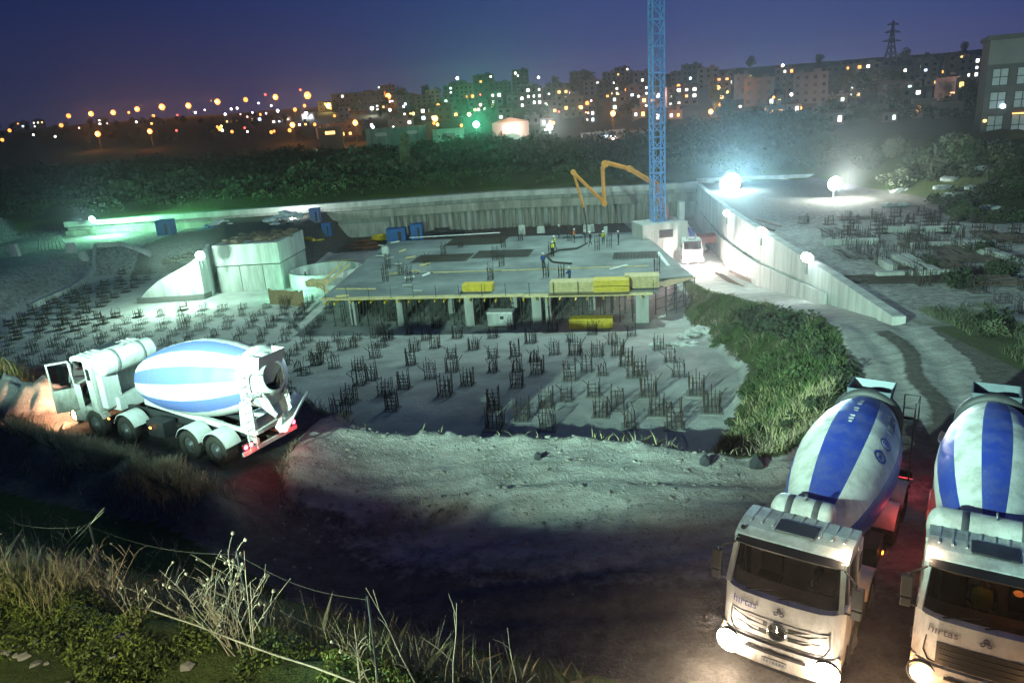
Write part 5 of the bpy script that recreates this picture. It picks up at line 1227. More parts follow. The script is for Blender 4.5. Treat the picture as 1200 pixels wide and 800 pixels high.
# far wood between the pit and the sheds: one mass
n = 90000; wx = rng.uniform(-1,1,n); wyv = 147+rng.power(1.0,n)*96; wxx = wx*(0.82*wyv+25)
hgt = 2.0+4.0*vnoise(wxx,wyv,9,71)+1.6*vnoise(wxx,wyv,27,72); hgt = np.where(wxx > 15, hgt*.62, hgt)
dens = vnoise(wxx,wyv,5.5,73); keep = (dens > 0.16) & ~((wxx > 66) & (wyv < 185)); wxx, wyv, hgt = wxx[keep], wyv[keep], hgt[keep]
zz = terrain(wxx,wyv)+hgt*rng.uniform(.15,1.0,len(wxx))**.6*(.55+.6*np.clip(dens[keep],0,1))
zz += 0
tag_o = bpy.data.objects.new('woodland', quads(np.stack([wxx,wyv,zz],1), .95, 'woodland', leafd)); COL.objects.link(tag_o); tag(tag_o,'dark dense wood filling the slope between the far wall and the sheds','wood',kind='stuff')
# lighter scrub at the wood's front edge
n = 16000; sx_ = rng.uniform(-95,62,n); sy_ = far_y(sx_)+rng.uniform(6,24,n); dn = vnoise(sx_,sy_,3.0,81); kp_ = dn > .42; sx_,sy_ = sx_[kp_],sy_[kp_]
so = bpy.data.objects.new('undergrowth', quads(np.stack([sx_,sy_,terrain(sx_,sy_)+rng.uniform(0,1.9,len(sx_))*dn[kp_]],1), .5, 'undergrowth', leafm)); COL.objects.link(so); tag(so,'green undergrowth along the top of the far pile wall','undergrowth',kind='stuff')
# poplar-like pale tree in front of the wood
q = at_y(478,212,150); tree((q.x,150,tz(q.x,150)), 3, .95, 'slim pale poplar standing in front of the dark wood', None); PT = [o for o in bpy.data.objects if o.name.startswith('tree')][-1]
for c in PT.children:
    if c.name.startswith('crown'):
        c.data = c.data.copy(); c.data.materials[0] = leafp
# bushes: a shrub mesh in three builds
SH = []
for k in range(4):
    g = np.random.default_rng(90+k); p = crown_pts(900,1.0,.8,12,95+k,.3); p[:,2] = np.abs(p[:,2]+.35)
    SH.append(quads(p,.17,'shrub',(leafm,grassm,leafd,leafp)[k],gen=g))
def shrub(pos, k, sc, label, group, cat='shrub'):
    o = bpy.data.objects.new('shrub', SH[k]); COL.objects.link(o); o.location = pos; o.scale = (sc*random.uniform(.9,1.3),sc*random.uniform(.9,1.3),sc*random.uniform(.8,1.2)); o.rotation_euler = (0,0,random.uniform(0,6)); tag(o,label,cat,group); return o
for (px,py,s_,k) in ((880,372,2.3,2),(905,378,2.4,2),(930,384,2.2,2),(858,384,1.8,0),(955,392,1.8,0),(975,410,1.7,2),(990,432,1.6,2),(1000,455,1.5,2),(940,440,1.6,1),(900,420,1.6,1),(868,405,1.6,1),(840,398,1.5,1),(915,452,1.4,0),(965,470,1.3,2),(935,492,1.2,2),(880,455,1.3,0),(895,500,1.0,2),(860,490,0.9,2)):
    q = drop(px,py+6,0,24,80); shrub((q.x,q.y,q.z-.15),k,s_*(.72 if s_ > 1.9 else .55),'leafy shrub on the grassy slope between pit and ramp','shrubs on the green slope')
rs = random.Random(5)
for k in range(60):
    px, py = rs.uniform(1020,1198), rs.uniform(178,262)
    if py > 178+ (px-1010)*.5+25: continue
    q = drop(px,py,0,60,190); shrub((q.x,q.y,q.z-.2),rs.choice((0,0,2,2,3)),rs.uniform(1.6,2.9)*max(.6,q.y/105),'bush on the rough hillside right of the terrace','bushes on the right hillside')
for k in range(14):
    px, py = rs.uniform(1040,1195), rs.uniform(195,250); q = drop(px,py,0,60,190); b = MB()
    for j in range(6): b.blob((rs.uniform(-1.2,1.2),rs.uniform(-.6,.6),.1),rs.uniform(.3,.7),sq=(1.4,1,.6))
    tag(b.build('rock', rubblem, None, 0, q), 'pale rock outcrop among the bushes of the right hillside','rock','rocks on the right hillside')
for (px,py,s_) in ((1120,345,1.2),(1175,330,1.1),(1085,320,.9),(1150,300,1.1)):
    q = at_z(px,py,-1); shrub((q.x,q.y,tz(q.x,q.y)),2,s_,'dark bush growing on the right terrace','bushes on the right terrace')
# grass on the ramp slope, pit edge and left clump
n = 90000; X = rng.uniform(5,21.5,n); Y = rng.uniform(22,74,n); Z, i_, d0, *_r = terrain(X,Y,True); dn = vnoise(X,Y,2.5,61)*.65+vnoise(X,Y,.8,60)*.35; k = i_ & (Z > _r[-1]+.3+1.1*vnoise(X,Y,1.4,59)) & (dn > .40) & (d0 > .2) & (Y-.35*X > 23+5*vnoise(X,Y,2.2,58))
go = bpy.data.objects.new('grass', blades(X[k],Y[k],Z[k],.38,.035,'grass',grassm)); COL.objects.link(go); tag(go,'rough green grass on the slope between pit and ramp','grass',kind='stuff')
n = 16000; X = rng.uniform(-14,14,n); Y = rng.uniform(20,36,n); Z, i_, d0, mo, *_r = terrain(X,Y,True); dn = vnoise(X,Y,1.6,62); k = i_ & (Z > _r[-1]+.4) & (dn > .45) & (d0 > .3)
go = bpy.data.objects.new('grass', blades(X[k],Y[k],Z[k],.45,.04,'grass',strawm)); COL.objects.link(go); tag(go,'thin dry grass along the pit edge behind the clay','dry grass',kind='stuff')
n = 7000; X = rng.uniform(-9.5,-1.5,n); Y = rng.uniform(18,26,n); Z, i_, d0, mo, *_r = terrain(X,Y,True); dn = vnoise(X,Y,1.2,63); k = (mo > .02) & (mo < .5) & (Y < 24.2) & (dn > .35)
go = bpy.data.objects.new('grass', blades(X[k],Y[k],Z[k],.3,.015,'grass',drym)); COL.objects.link(go); tag(go,'dry weeds at the left foot of the pale clay heap','dry weeds',kind='stuff')
q = Vector((-21.6,29.6,0))
n = 700; X = q.x+rng.normal(-.3,.6,n); Y = q.y+rng.normal(0,.6,n)
g_ = bpy.data.objects.new('weed_clump', blades(X,Y,terrain(X,Y),1.0,.035,'weed_clump',grassm,.25)); COL.objects.link(g_); tag(g_,'tall green weed clump at the left edge in front of the truck','weeds')
# clay clods and stones
b = MB(); rs = random.Random(8)
for k in range(300):
    x = rs.uniform(-8,9); y = 20+rs.random()*6.5-.1*x; 
    if abs(rs.gauss(0,1)) > 1.6: continue
    b.blob((x,y,tz(x,y)+.02),rs.choice((.02,.025,.03,.04,.05,.08)),jit=.3,sq=(1.2,1.1,.7))
for k in range(160):
    x = rs.uniform(-19,14); y = rs.uniform(14,20); b.blob((x,y,tz(x,y)),rs.uniform(.012,.04),jit=.3)
o = b.build('gravel', mat('clay_clods',(0.20,0.19,0.17),.95)); tag(o,'scattered clods and stones on the clay and the road','stones',kind='stuff')
for (x,y,r_,lab) in ((6.2,22.4,.22,'dark stone at the right end of the clay heap'),(7.9,22.2,.3,'biggest dark clod on the pit edge left of the trucks'),(0.6,22.9,.16,'small dark clod in the middle of the clay heap')):
    b = MB(); b.blob((0,0,.1),r_,jit=.25,sq=(1,.8,1.1)); tag(b.build('stone', darkcloth, None, 0, (x,y,tz(x,y))), lab, 'stone')

# foreground bank
def near(px, py): return drop(px,py,0,2.5,16)
n = 110000; X = rng.uniform(-9.5,1.5,n); Y = rng.uniform(4.2,9.3,n); e = BN[0]*X+BN[1]*Y-4.8; Z = terrain(X,Y); dn = vnoise(X,Y,.7,64)*.6+vnoise(X,Y,.25,65)*.4
k = (e > -1.7+1.3*vnoise(X,Y,1.1,66)) & (e < .6) & (dn > .30)
P_ = np.stack([X[k],Y[k],Z[k]+rng.uniform(0,.30,k.sum())*(dn[k]*1.3)],1)
go = bpy.data.objects.new('weeds', quads(P_,.05,'weeds',weedm,aspect=.6)); COL.objects.link(go); tag(go,'low leafy green weeds covering the near bank','weeds',kind='stuff')
n = 9000; X = rng.uniform(-10,-4.2,n); Y = rng.uniform(6.5,10,n); e = BN[0]*X+BN[1]*Y-4.8; dn = vnoise(X,Y,.9,67); k = (e > -.2) & (e < 1.6) & (dn > .42)
go = bpy.data.objects.new('grass', blades(X[k],Y[k],terrain(X[k],Y[k]),.42,.008,'grass',strawm,.3)); COL.objects.link(go); tag(go,'straw coloured grass along the edge of the near bank','dry grass',kind='stuff')
n = 9000; X = rng.uniform(-3,4.5,n); Y = rng.uniform(4,12.5,n); e = BN[0]*X+BN[1]*Y-4.8; dn = vnoise(X,Y,.8,68); k = (e > .2) & (e < 5.5) & (dn > .5)
go = bpy.data.objects.new('grass', blades(X[k],Y[k],terrain(X[k],Y[k]),.5,.008,'grass',strawm,.35)); COL.objects.link(go); tag(go,'tall dry grass on the bank slope below the frame edge','dry grass',kind='stuff')
def stalk(px, py, h, lean, label, heads=0, twigs=5, r=.010, group='dry stalks on the near bank', dense=1):
    q = near(px,py); T = thing('dry_weed', label, 'dry weed', q, random.uniform(-.4,.4), group); b = MB(); hb = MB(); rs = random.Random(int(px*7+py)); nh = 0
    for s_ in range(dense):
        lx = lean+(rs.uniform(-.45,.45) if dense > 1 else 0); ly = rs.uniform(-.2,.2); hh = h*(1 if s_ == 0 else rs.uniform(.5,.95)); bx = rs.uniform(-.08,.08) if dense > 1 else 0
        pts = [Vector((bx+lx*hh*(t**1.25)+rs.uniform(-.012,.012),ly*hh*t,hh*t-.05)) for t in (0,.25,.5,.75,1)]
        b.path(pts,[r,r*.85,r*.7,r*.5,r*.3],5)
        for k in range(twigs):
            t = rs.uniform(.3,.95); p = pts[0].lerp(pts[-1],t) if False else pts[min(3,int(t*4))].lerp(pts[min(4,int(t*4)+1)],t*4-int(t*4)); a = rs.uniform(-1,1); L_ = hh*rs.uniform(.10,.3)
            e1 = p+Vector((a*L_,rs.uniform(-.3,.3)*L_,L_*.8)); b.path([p,p.lerp(e1,.5)+Vector((0,0,.02)),e1],[r*.5,r*.4,r*.2],4)
            if nh < heads: hb = MB(); hb.blob((0,0,0),rs.uniform(.012,.024),jit=.3); hb.build('seed_head', drym, T, 0, e1); nh += 1
        if nh < heads: hb = MB(); hb.blob((0,0,0),.022,jit=.3); hb.build('seed_head', drym, T, 0, pts[-1]); nh += 1
    b.build('stalk', drym, T)
for k,(px,py,h,lean,hd,tw,de) in enumerate(((18,650,.95,.25,0,3,1),(32,650,1.2,.15,0,2,1),(62,640,1.0,.05,0,4,1),(52,675,1.35,.9,0,6,2),(70,660,1.2,.75,0,6,2),(45,640,.9,-.2,0,4,2),(95,690,.8,.4,2,7,3),(128,715,1.0,.1,3,9,5),(140,700,.9,-.1,2,8,4),(112,700,.75,-.4,2,7,3),(150,690,.7,.7,2,6,3),(175,715,.7,.8,3,5,2),(160,725,.55,.5,2,5,2),(235,735,.75,-.75,4,6,3),(220,725,.7,-.4,5,6,3),(262,748,1.05,.05,7,9,5),(275,752,1.1,.25,6,8,5),(250,745,.9,-.2,6,8,4),(296,765,1.35,.1,2,3,1),(300,768,1.0,.12,1,2,1),(288,766,.6,-.05,0,2,2),(278,768,.65,-.5,2,4,2),(420,815,.9,.1,0,6,2),(432,822,.8,-.3,2,5,2),(500,835,1.5,-.25,0,3,1),(530,838,1.3,.12,0,3,1),(576,835,.9,.05,0,2,1),(612,845,1.1,-.05,0,3,1),(235,690,.5,.2,0,4,2),(215,665,.55,.4,1,4,2),(190,640,.5,.1,0,6,3),(205,650,.5,.3,0,6,3),(245,742,.95,.12,3,9,5),(268,755,.8,-.3,4,8,4),(285,760,.9,.35,3,6,3),(228,728,.8,.2,2,8,4),(120,705,.8,.25,1,9,5),(134,722,.65,-.6,1,8,4),(165,735,.6,-.2,0,7,3),(20,690,.8,.2,0,5,3),(40,695,.7,-.2,0,6,3),(80,700,.8,.4,0,6,3),(60,710,.6,.1,0,5,3))):
    stalk(px,py,h,lean,('bushy dry weed with many pale twigs on the near bank' if de > 3 else 'dry weed with round seed heads on the near bank' if hd > 1 else 'bare thin dry stalk rising from the near bank'),hd,tw,.007 if de > 2 else .009,('bushy dry weeds' if de > 3 else 'dry weeds with seed heads' if hd > 1 else 'bare dry stalks'),de)
# wire fence along the bank edge and a cord
T = thing('wire_fence','sagging wire fence with thin dark posts along the near bank','fence',(0,0,0)); tops = []
for (px, py, h) in ((5,655,1.0),(128,708,1.25),(297,752,1.2),(445,812,1.1)):
    q = near(px,py); b = MB(); b.tube((q.x,q.y,q.z-.3),(q.x+.02,q.y,q.z+h),.012,n=6); b.build('post', darksteel, T); tops.append(Vector((q.x+.02,q.y,q.z+h)))
for fr in (.96,.55):
    for a, c in zip(tops, tops[1:]):
        pts = [a.lerp(c,t/8)-Vector((0,0,(1-fr)*1.1+.12*math.sin(math.pi*t/8))) for t in range(9)]; b = MB(); b.path(pts,.002,4); b.build('wire', rust, T)
cp = [near(px,py)+Vector((0,0,.22)) for px,py in ((150,722),(190,737),(235,752),(280,770),(325,787),(372,803),(420,822))]
b = MB(); b.path(cp,.011,5); tag(b.build('cord', drym), 'pale cord stretched along the edge of the near bank', 'cord')

n = 16000; X = rng.uniform(21,27,n); Y = rng.uniform(18,40,n); dn = vnoise(X,Y,1.3,69); xx = X-.1*(Y-20); k = (dn > .4) & (xx > 21.0) & (xx < 25.2)
go = bpy.data.objects.new('grass', blades(X[k],Y[k],terrain(X[k],Y[k]),.4,.025,'grass',leafp,.4)); COL.objects.link(go); tag(go,'dark scrubby grass strip right of the pale path','grass',kind='stuff')
rs = random.Random(15)
for k in range(14):
    y = rs.uniform(22,37); x = 21.6+.1*(y-20)+rs.uniform(0,2.6); shrub((x,y,tz(x,y)-.1),rs.choice((2,2,3)),rs.uniform(.5,.95),'low scrubby bush in the dark strip right of the pale path','bushes along the path')
b = MB()
for k in range(150):
    x, y = rs.uniform(-7.5,-3.0), rs.uniform(4.6,7.6); e = BN[0]*x+BN[1]*y-4.8
    if e > -.3: continue
    b.blob((x,y,tz(x,y)),rs.choice((.02,.03,.04,.07)),jit=.3,sq=(1.2,1,.6))
tag(b.build('gravel', mat('clay_clods',(0.20,0.19,0.17),.95)),'loose stones on the bare corner of the near bank','stones',kind='stuff')

n = 30000; X = rng.uniform(5,21.5,n); Y = rng.uniform(22,74,n); Z, i_, d0, *_r = terrain(X,Y,True); dn = vnoise(X,Y,1.7,57); k = i_ & (Z > _r[-1]+.1) & (d0 > .2) & ((dn > .60) | ((Y-.35*X < 26) & (dn > .3)))
go = bpy.data.objects.new('grass', blades(X[k],Y[k],Z[k],.45,.025,'grass',drym,.5)); COL.objects.link(go); tag(go,'dead straw tufts among the green grass of the slope','dry grass',kind='stuff')
n = 26000; X = rng.uniform(-13,1,n); Y = rng.uniform(5,15,n); e = BN[0]*X+BN[1]*Y-4.8; dn = vnoise(X,Y,1.1,56); k = (e > .5) & (e < 6.5) & (dn > .55)
go = bpy.data.objects.new('brush', blades(X[k],Y[k],terrain(X[k],Y[k]),.42,.006,'brush',drym,.6)); COL.objects.link(go); tag(go,'tangled dry brush on the near bank slope towards the road','brush',kind='stuff')
b = MB(); rs = random.Random(21)
for k in range(620):
    if k % 4: x = rs.uniform(-7.5,9.0); y = float(np.interp(x,[-8,1,9],[20.6,19.6,19.2]))+rs.gauss(0,1.1)
    else: x = rs.uniform(-6,10); y = float(np.interp(x,[p[0] for p in CREST[5:9]],[p[1] for p in CREST[5:9]]))-rs.uniform(-.5,1.6)
    r_ = rs.choice((.02,.03,.03,.04,.04,.05,.06,.09)); b.blob((x,y,tz(x,y)-r_*.15),r_,jit=.35,sq=(1.2,1.1,.8))
tag(b.build('gravel', mat('pale_clods',(0.22,0.21,0.19),.95)),'pale earth clods along the edges of the clay spread','clods',kind='stuff')

n = 9000; t = rng.uniform(0,1,n); o_ = rng.normal(0,.5,n); X = -18.0+9.2*t-.52*o_; Y = 24.3-5.4*t-.85*o_; dn = vnoise(X,Y,.8,55); k = (dn > .35) & (o_ < 1.2)
go = bpy.data.objects.new('grass', blades(X[k],Y[k],terrain(X[k],Y[k]),.48,.016,'grass',drym,.35)); COL.objects.link(go); tag(go,'dark tall grass in front of the wheels of the rear lit mixer','grass',kind='stuff')
# ------------------------------------------------------------------ town on the hill
WALLC = [mat('town_wall_%s' % nme, c, .9, scale=.08, var=.3) for nme, c in (('grey',(0.17,0.165,0.16)),('pale',(0.32,0.31,0.28)),('ochre',(0.28,0.2,0.12)),('rose',(0.22,0.15,0.13)),('dark',(0.09,0.085,0.085)))]
WN = ['grey','pale','ochre','rose','dark']
roofm = mat('roof_tiles',(0.13,0.06,0.04),.9); darkwin = mat('dark_window',(0.02,0.022,0.03),.25)
WE = {'w': emit('window_white',(1,.95,.85),3.5), 'y': emit('window_yellow',(1,.62,.18),2.5), 'o': emit('window_orange',(1,.4,.08),2.5), 'b': emit('window_blue',(.65,.8,1),4), 'g': emit('window_green',(.7,1,.8),2.5)}
WLAB = {'w':'white','y':'yellow','o':'orange','b':'bluish','g':'greenish'}
used_labels = {}
def building(x0, x1, yt, yb, wc=0, lit='', floors=None, roof='flat', extra='', Y=None, cat='building', label=None):
    cx_ = (x0+x1)/2
    q = drop(cx_, yb, 0) if Y is None else at_y(cx_, yb, Y)
    Y = q.y; s = (ray(x0,yb)-ray(x1,yb)).length*Y/ray(cx_,yb).y; W = s; top = at_y(cx_, yt, Y).z; zb = min(tz(q.x,Y), q.z)-2.0
    H = top-zb; D = W*random.uniform(.6,.9)
    T = thing('town_building', label or '', cat, (q.x,Y,zb), -math.atan2(q.x,Y)*.8+random.uniform(-.12,.12), 'houses on the hillside')
    vis = max(2.5, top-q.z); fl_ = floors or max(1, int(round(vis/3.6))); nc = max(2, int(W/3.6))
    b = MB(); b.box((0,D/2,H/2),(W,D,H))
    if roof == 'flat':
        b.box((0,D/2,H+.2),(W*1.02,D*1.02,.5)); 
    b.build('wall', WALLC[wc], T)
    if roof == 'flat':
        b = MB(); b.box((W*.2,D*.5,H+1.2),(W*.22,D*.3,1.6)); b.build('roof_hut', WALLC[wc], T); b = MB(); b.box((-W*.25,D*.4,H+.9),(W*.1,W*.1,1.0)); b.build('chimney', WALLC[wc], T)
    else:
        b = MB(); b.prism_y([(-W*.54,0),(W*.54,0),(0,min(3.2,W*.22))],[-.4,D+.4]); b.v = [(x,y,z+H) for x,y,z in b.v]; b.build('roof', roofm, T)
    cells = [(i,j) for j in range(fl_) for i in range(nc)]; rs = random.Random(int(x0*31+yt*7)); rs.shuffle(cells)
    lits = {}
    for k_, ch in enumerate(lit):
        if k_ < len(cells): lits[cells[k_]] = ch
    fh = vis/fl_; ww, wh = min(1.9,W/nc*.36), min(1.7,fh*.42)
    for (i,j) in sorted(cells):
        x = -W/2+W*(i+.5)/nc; z = H-vis+fh*(j+.5); ch = lits.get((i,j))
        if ch is None and (len(cells) > 18 and (i+j) % 2): continue
        b = MB(); k2 = rs.uniform(.85,1.25) if ch else 1.0; b.box((x,-.03,z),(ww*k2,.12,wh*k2)); b.build('window', WE[ch] if ch else darkwin, T)
    return T, wc, fl_, lit
BL = []
# (x0,x1,ytop,ybase,wall,lit windows)
spec = [(372,392,150,163,1,'yy'),(374,402,119,130,2,'ooy'),(391,452,109,130,2,'yow'),(443,464,100,112,1,'g'),(380,424,145,161,2,'yywy'),(424,440,142,152,0,'w'),(456,486,140,156,1,'ww'),(488,508,112,126,0,''),(466,486,112,132,4,'b'),
 (500,516,106,120,1,''),(504,530,124,142,4,'w'),(528,548,96,112,3,'y'),(534,560,100,116,2,'o'),(520,540,110,126,0,'gg'),(530,548,122,138,3,'y'),(556,580,88,118,4,'ow'),(550,572,118,132,4,'ww'),(575,590,108,130,0,'www'),(576,600,96,110,4,'b'),(594,616,112,128,0,'ww'),
 (610,636,102,124,0,'wwwwwwww'),(600,620,82,100,4,'w'),(636,655,118,134,3,'wy'),(640,660,98,112,4,'w'),(652,668,104,126,2,'yyyy'),(660,684,114,138,2,'yo'),(668,690,84,100,4,''),(684,704,95,112,0,'w'),(700,716,98,116,4,'r'.replace('r','o')),(706,722,85,100,0,'w'),(722,738,79,95,3,'yw'),
 (716,734,112,130,0,'gg'),(736,756,100,122,4,'b'),(742,764,84,104,0,'w'),(760,780,92,120,4,'w'),(782,818,102,124,3,'wwwwwwow'),(786,806,84,102,4,''),(800,822,76,96,4,'w'),(818,842,80,104,0,''),(838,856,90,108,3,'oo'),(852,868,84,100,4,'w'),(860,878,88,116,1,''),(872,905,92,124,0,''),
 (908,930,80,104,3,'wo'),(922,934,94,116,2,'ww'),(930,968,86,122,1,''),(968,990,78,100,4,''),(988,1006,76,98,3,'wo'),(1002,1030,74,98,2,'oow'),(1016,1034,78,94,0,'w'),(1030,1056,96,124,4,''),(1056,1072,78,96,4,'w'),(1068,1090,66,90,4,'w'),(1080,1098,72,92,0,'b'),(1094,1116,66,88,4,'o'),(1110,1130,64,90,3,'yw'),(1124,1146,68,92,0,'wwww'),(1096,1120,92,118,4,'o'),(1120,1142,92,120,3,'y'),(1056,1080,104,124,4,'ww'),(1070,1094,118,138,3,'o'),(1096,1126,122,140,3,'')]
rs0 = random.Random(31)
for k in range(64):
    x = rs0.uniform(395,1140) if k < 50 else rs0.uniform(20,370); w = rs0.uniform(11,22); yb = rs0.uniform(np.interp(x,[0,360,420,500,600,800,1000,1150],[150,140,130,116,104,96,92,88]),150); h_ = rs0.uniform(7,18) if x > 395 else rs0.uniform(4,9)
    if any(abs(x-(s[0]+s[1])/2) < 9 and abs(yb-s[3]) < 7 for s in spec): continue
    spec.append((x-w/2,x+w/2,yb-h_,yb,rs0.choice((0,1,2,3,3,4)),''.join(rs0.choice('wwyyobg') for _ in range(rs0.choice((0,1,1,2,3,4)))),None,rs0.choice(('flat','flat','gable'))))
for s_ in spec: BL.append((s_[:6],)+building(*s_))
bynm = {}
srt = sorted(BL, key=lambda t: t[0][0])
def tier(yt): return 'along the skyline' if yt < 93 else 'mid hill' if yt < 112 else 'low on the hill'
seen = {}
for k, (s_, T, wc, fl_, lit) in enumerate(srt):
    lw = ('with %s %s window%s' % ({1:'one',2:'two',3:'three',4:'four'}.get(len(lit),'many'), WLAB[lit[0]], '' if len(lit) == 1 else 's')) if lit else 'without lit windows'
    w_ = s_[1]-s_[0]; size = 'narrow' if w_ < 19 else 'wide' if w_ > 27 else 'medium'
    l = '%s %s block %s %s' % (size, WN[wc], lw, tier(s_[2])); n_ = seen.get(l, 0); seen[l] = n_+1
    T['label'] = l; T['_n'] = n_
cnt = dict(seen)
for (s_, T, wc, fl_, lit) in srt:
    l = T['label']
    if cnt[l] > 1: T['label'] = l+', '+ORD[T['_n']]+' from left'
    del T['_n']
# the pale eight-window block gets balconies
for (s_, T, wc, fl_, lit) in srt:
    if s_[0] == 930:
        T['label'] = 'tall pale apartment block with dark balcony bands below the pylon'
# sheds, cabins and the arched hall at the foot of the town
def shed(x0, x1, yt, yb, Y, m, lab, kind='box', win=None, cat='shed'):
    c = at_y((x0+x1)/2, yb, Y); W = (ray(x0,yb)-ray(x1,yb)).length*Y/ray((x0+x1)/2,yb).y; top = at_y((x0+x1)/2,yt,Y).z; zg = min(tz(c.x,Y),c.z)-1; H = top-zg
    T = thing('shed', lab, cat, (c.x,Y,zg), -math.atan2(c.x,Y)*.7); b = MB()
    if kind == 'arch':
        r_ = W/2; V = [(math.cos(math.pi*k/16)*r_, math.sin(math.pi*k/16)*r_*.9+max(0,H-r_*.9)) for k in range(17)]+[(-r_,0),(r_,0)]; b.prism_y(V,[0,8]); b.build('shell', m, T, 0); b = MB(); b.box((0,-.05,H*.3),(r_*.5,.1,H*.6)); b.build('door', darkwin, T)
    else:
        b.box((0,3,H/2),(W,6,H)); b.build('wall', m, T); b = MB()
        if kind == 'gable': b.prism_y([(-W*.53,0),(W*.53,0),(0,W*.12)],[-.3,6.3]); b.v = [(x,y,z+H) for x,y,z in b.v]
        else: b.box((0,2.9,H+.15),(W+.5,6.4,.3))
        b.build('roof', roofm if kind == 'gable' else oldconc, T)
        nb = max(1,int(W/7))
        for k in range(nb):
            b = MB(); b.box((-W/2+W*(k+.5)/nb,-.04,H-1.8),(W/nb*.4,.1,1.2)); b.build('window', WE[win] if win else darkwin, T)
    return T
shed(430,500,150,165,268,oldconc,'long low grey shed left of the green floodlight')
shed(508,545,152,166,264,oldconc,'grey flat shed right in front of the orange lit pole lamp')
shed(586,616,157,172,262,palewall,'round roofed arched hall between the green and the white floodlight','arch',cat='hall')
shed(577,620,143,152,285,WALLC[3],'rose shop with a bright white strip above the arched hall','gable','w')
shed(682,698,157,166,262,palewall,'small pale cabin left of the long white sheds')
shed(698,732,154,165,266,palewall,'long white shed with lit windows beside the orange pole lamp','box','b')
shed(733,760,155,167,266,palewall,'pale blue grey shed directly left of the crane mast')
shed(761,778,154,167,265,WALLC[3],'pinkish shed partly behind the crane mast')
shed(778,812,150,164,270,WALLC[0],'grey shed with an orange lit roof line right of the crane mast','box','y')
shed(812,832,152,164,264,palewall,'small white cabin left of the red lamp')
shed(834,853,153,167,260,palewall,'white cabin with a window right of the red lamp')
shed(862,892,153,166,266,palewall,'pale low shed with one lit window below the big dark tree','box','b')
shed(924,958,145,158,275,WALLC[1],'blazing white lit kiosk under the orange pole lamp','box','w')
shed(980,1006,154,166,262,oldconc,'dim grey cabin right of the blazing kiosk')
shed(1062,1094,161,167,255,palewall,'pale flat roof below the pylon hill')
shed(374,402,150,165,300,WALLC[2],'yellow lit depot with a white lamp at its left end','box','y')
# big building at the right edge
Yb = 122.0; c0 = at_y(1146,178,Yb); zt0 = at_y(1146,61,Yb).z; zt0 = 17.5
rzb2 = R(-62)
T = thing('school_building','big dark building with tall gridded windows at the right edge','building',(c0.x,c0.y,1.0),R(-28))
HB = zt0-1; LB = 46.0
b = MB(); b.box((LB/2,7,HB/2),(LB,14,HB)); b.box((LB/2,7,HB+.3),(LB+.8,14.8,.6)); b.build('wall', mat('dark_render',(0.085,0.085,0.085),.9,scale=.3), T)
b = MB(); b.box((LB/2,-.10,HB-1.9),(LB+.1,.2,3.6)); b.build('parapet_band', WALLC[0], T)
b = MB(); b.box((LB/2,-.12,1.2),(LB+.1,.24,2.6)); b.build('plinth', oldconc, T)
winp = mat('pale_sky_pane',(0.36,0.40,0.42),.5)  # pane colour paled to stand in for the reflected sky
wl = {(0,1):'b',(1,2):None}
for j, z in enumerate((HB-5.6,HB-9.1,HB-12.9)):
    for i in range(14):
        x = 1.8+i*3.25; hh = 2.5 if j < 2 else 3.0
        b = MB(); b.box((x,-.03,z),(2.1,.1,hh)); fr = b.build('window', winp, T)
        b = MB()
        for k in (-1.05,0,1.05): b.box((x+k,-.10,z),(.12,.06,hh))
        for k in (-.5,0,.5): b.box((x,-.11,z+k*hh),(2.1,.06,.12))
        b.build('frame', darksteel, fr)
for (x, z, m, s_) in ((2.6,HB-10.0,WE['b'],.45),(6.3,1.6,emit('door_lamp',(1,.95,.95),30),.55),(9.4,1.6,MATS['door_lamp'],.55),(0.4,4.4,WE['y'],.3)):
    b = MB(); b.blob((x,-.5,z),s_,jit=.05); b.build('wall_lamp', m, T)
b = MB(); b.box((5.2,-.3,HB-11.2),(2.4,.3,.22)); b.build('sign_lamp', WE['o'], T)
lamp('school_lamp','POINT',(c0.x+2,c0.y-14,6.0),500,(1,.95,.95),radius=.4)
# pylon on the skyline
q = at_y(1043,74,640); T = thing('power_pylon','dark lattice power pylon on the skyline','pylon',(q.x,640,q.z-9),.3)
Hp = at_y(1043,24,640).z-q.z+9; b = MB()
for (sx,sy) in ((1,1),(1,-1),(-1,1),(-1,-1)): b.bar((sx*5,sy*5,0),(sx*1.6,sy*1.6,Hp*.55),.8); b.bar((sx*1.6,sy*1.6,Hp*.55),(0,0,Hp),.6)
for k in range(9):
    z0, z1 = Hp*k/9, Hp*(k+1)/9; f_ = lambda z: 5-3.4*z/(Hp*.55) if z < Hp*.55 else 1.6*(1-(z-Hp*.55)/(Hp*.45))
    for s in (-1,1):
        b.bar((-f_(z0),s*f_(z0),z0),(f_(z1),s*f_(z1),z1),.5); b.bar((f_(z0),s*f_(z0),z0),(-f_(z1),s*f_(z1),z1),.5)
b.build('lattice', darksteel, T)
for z, w in ((.62,9),(.78,7.5),(.92,5.5)):
    b = MB(); b.bar((-w,0,Hp*z),(w,0,Hp*z),.8); b.bar((-w,0,Hp*z),(0,0,Hp*(z+.05)),.5); b.bar((w,0,Hp*z),(0,0,Hp*(z+.05)),.5); b.build('cross_arm', darksteel, T)
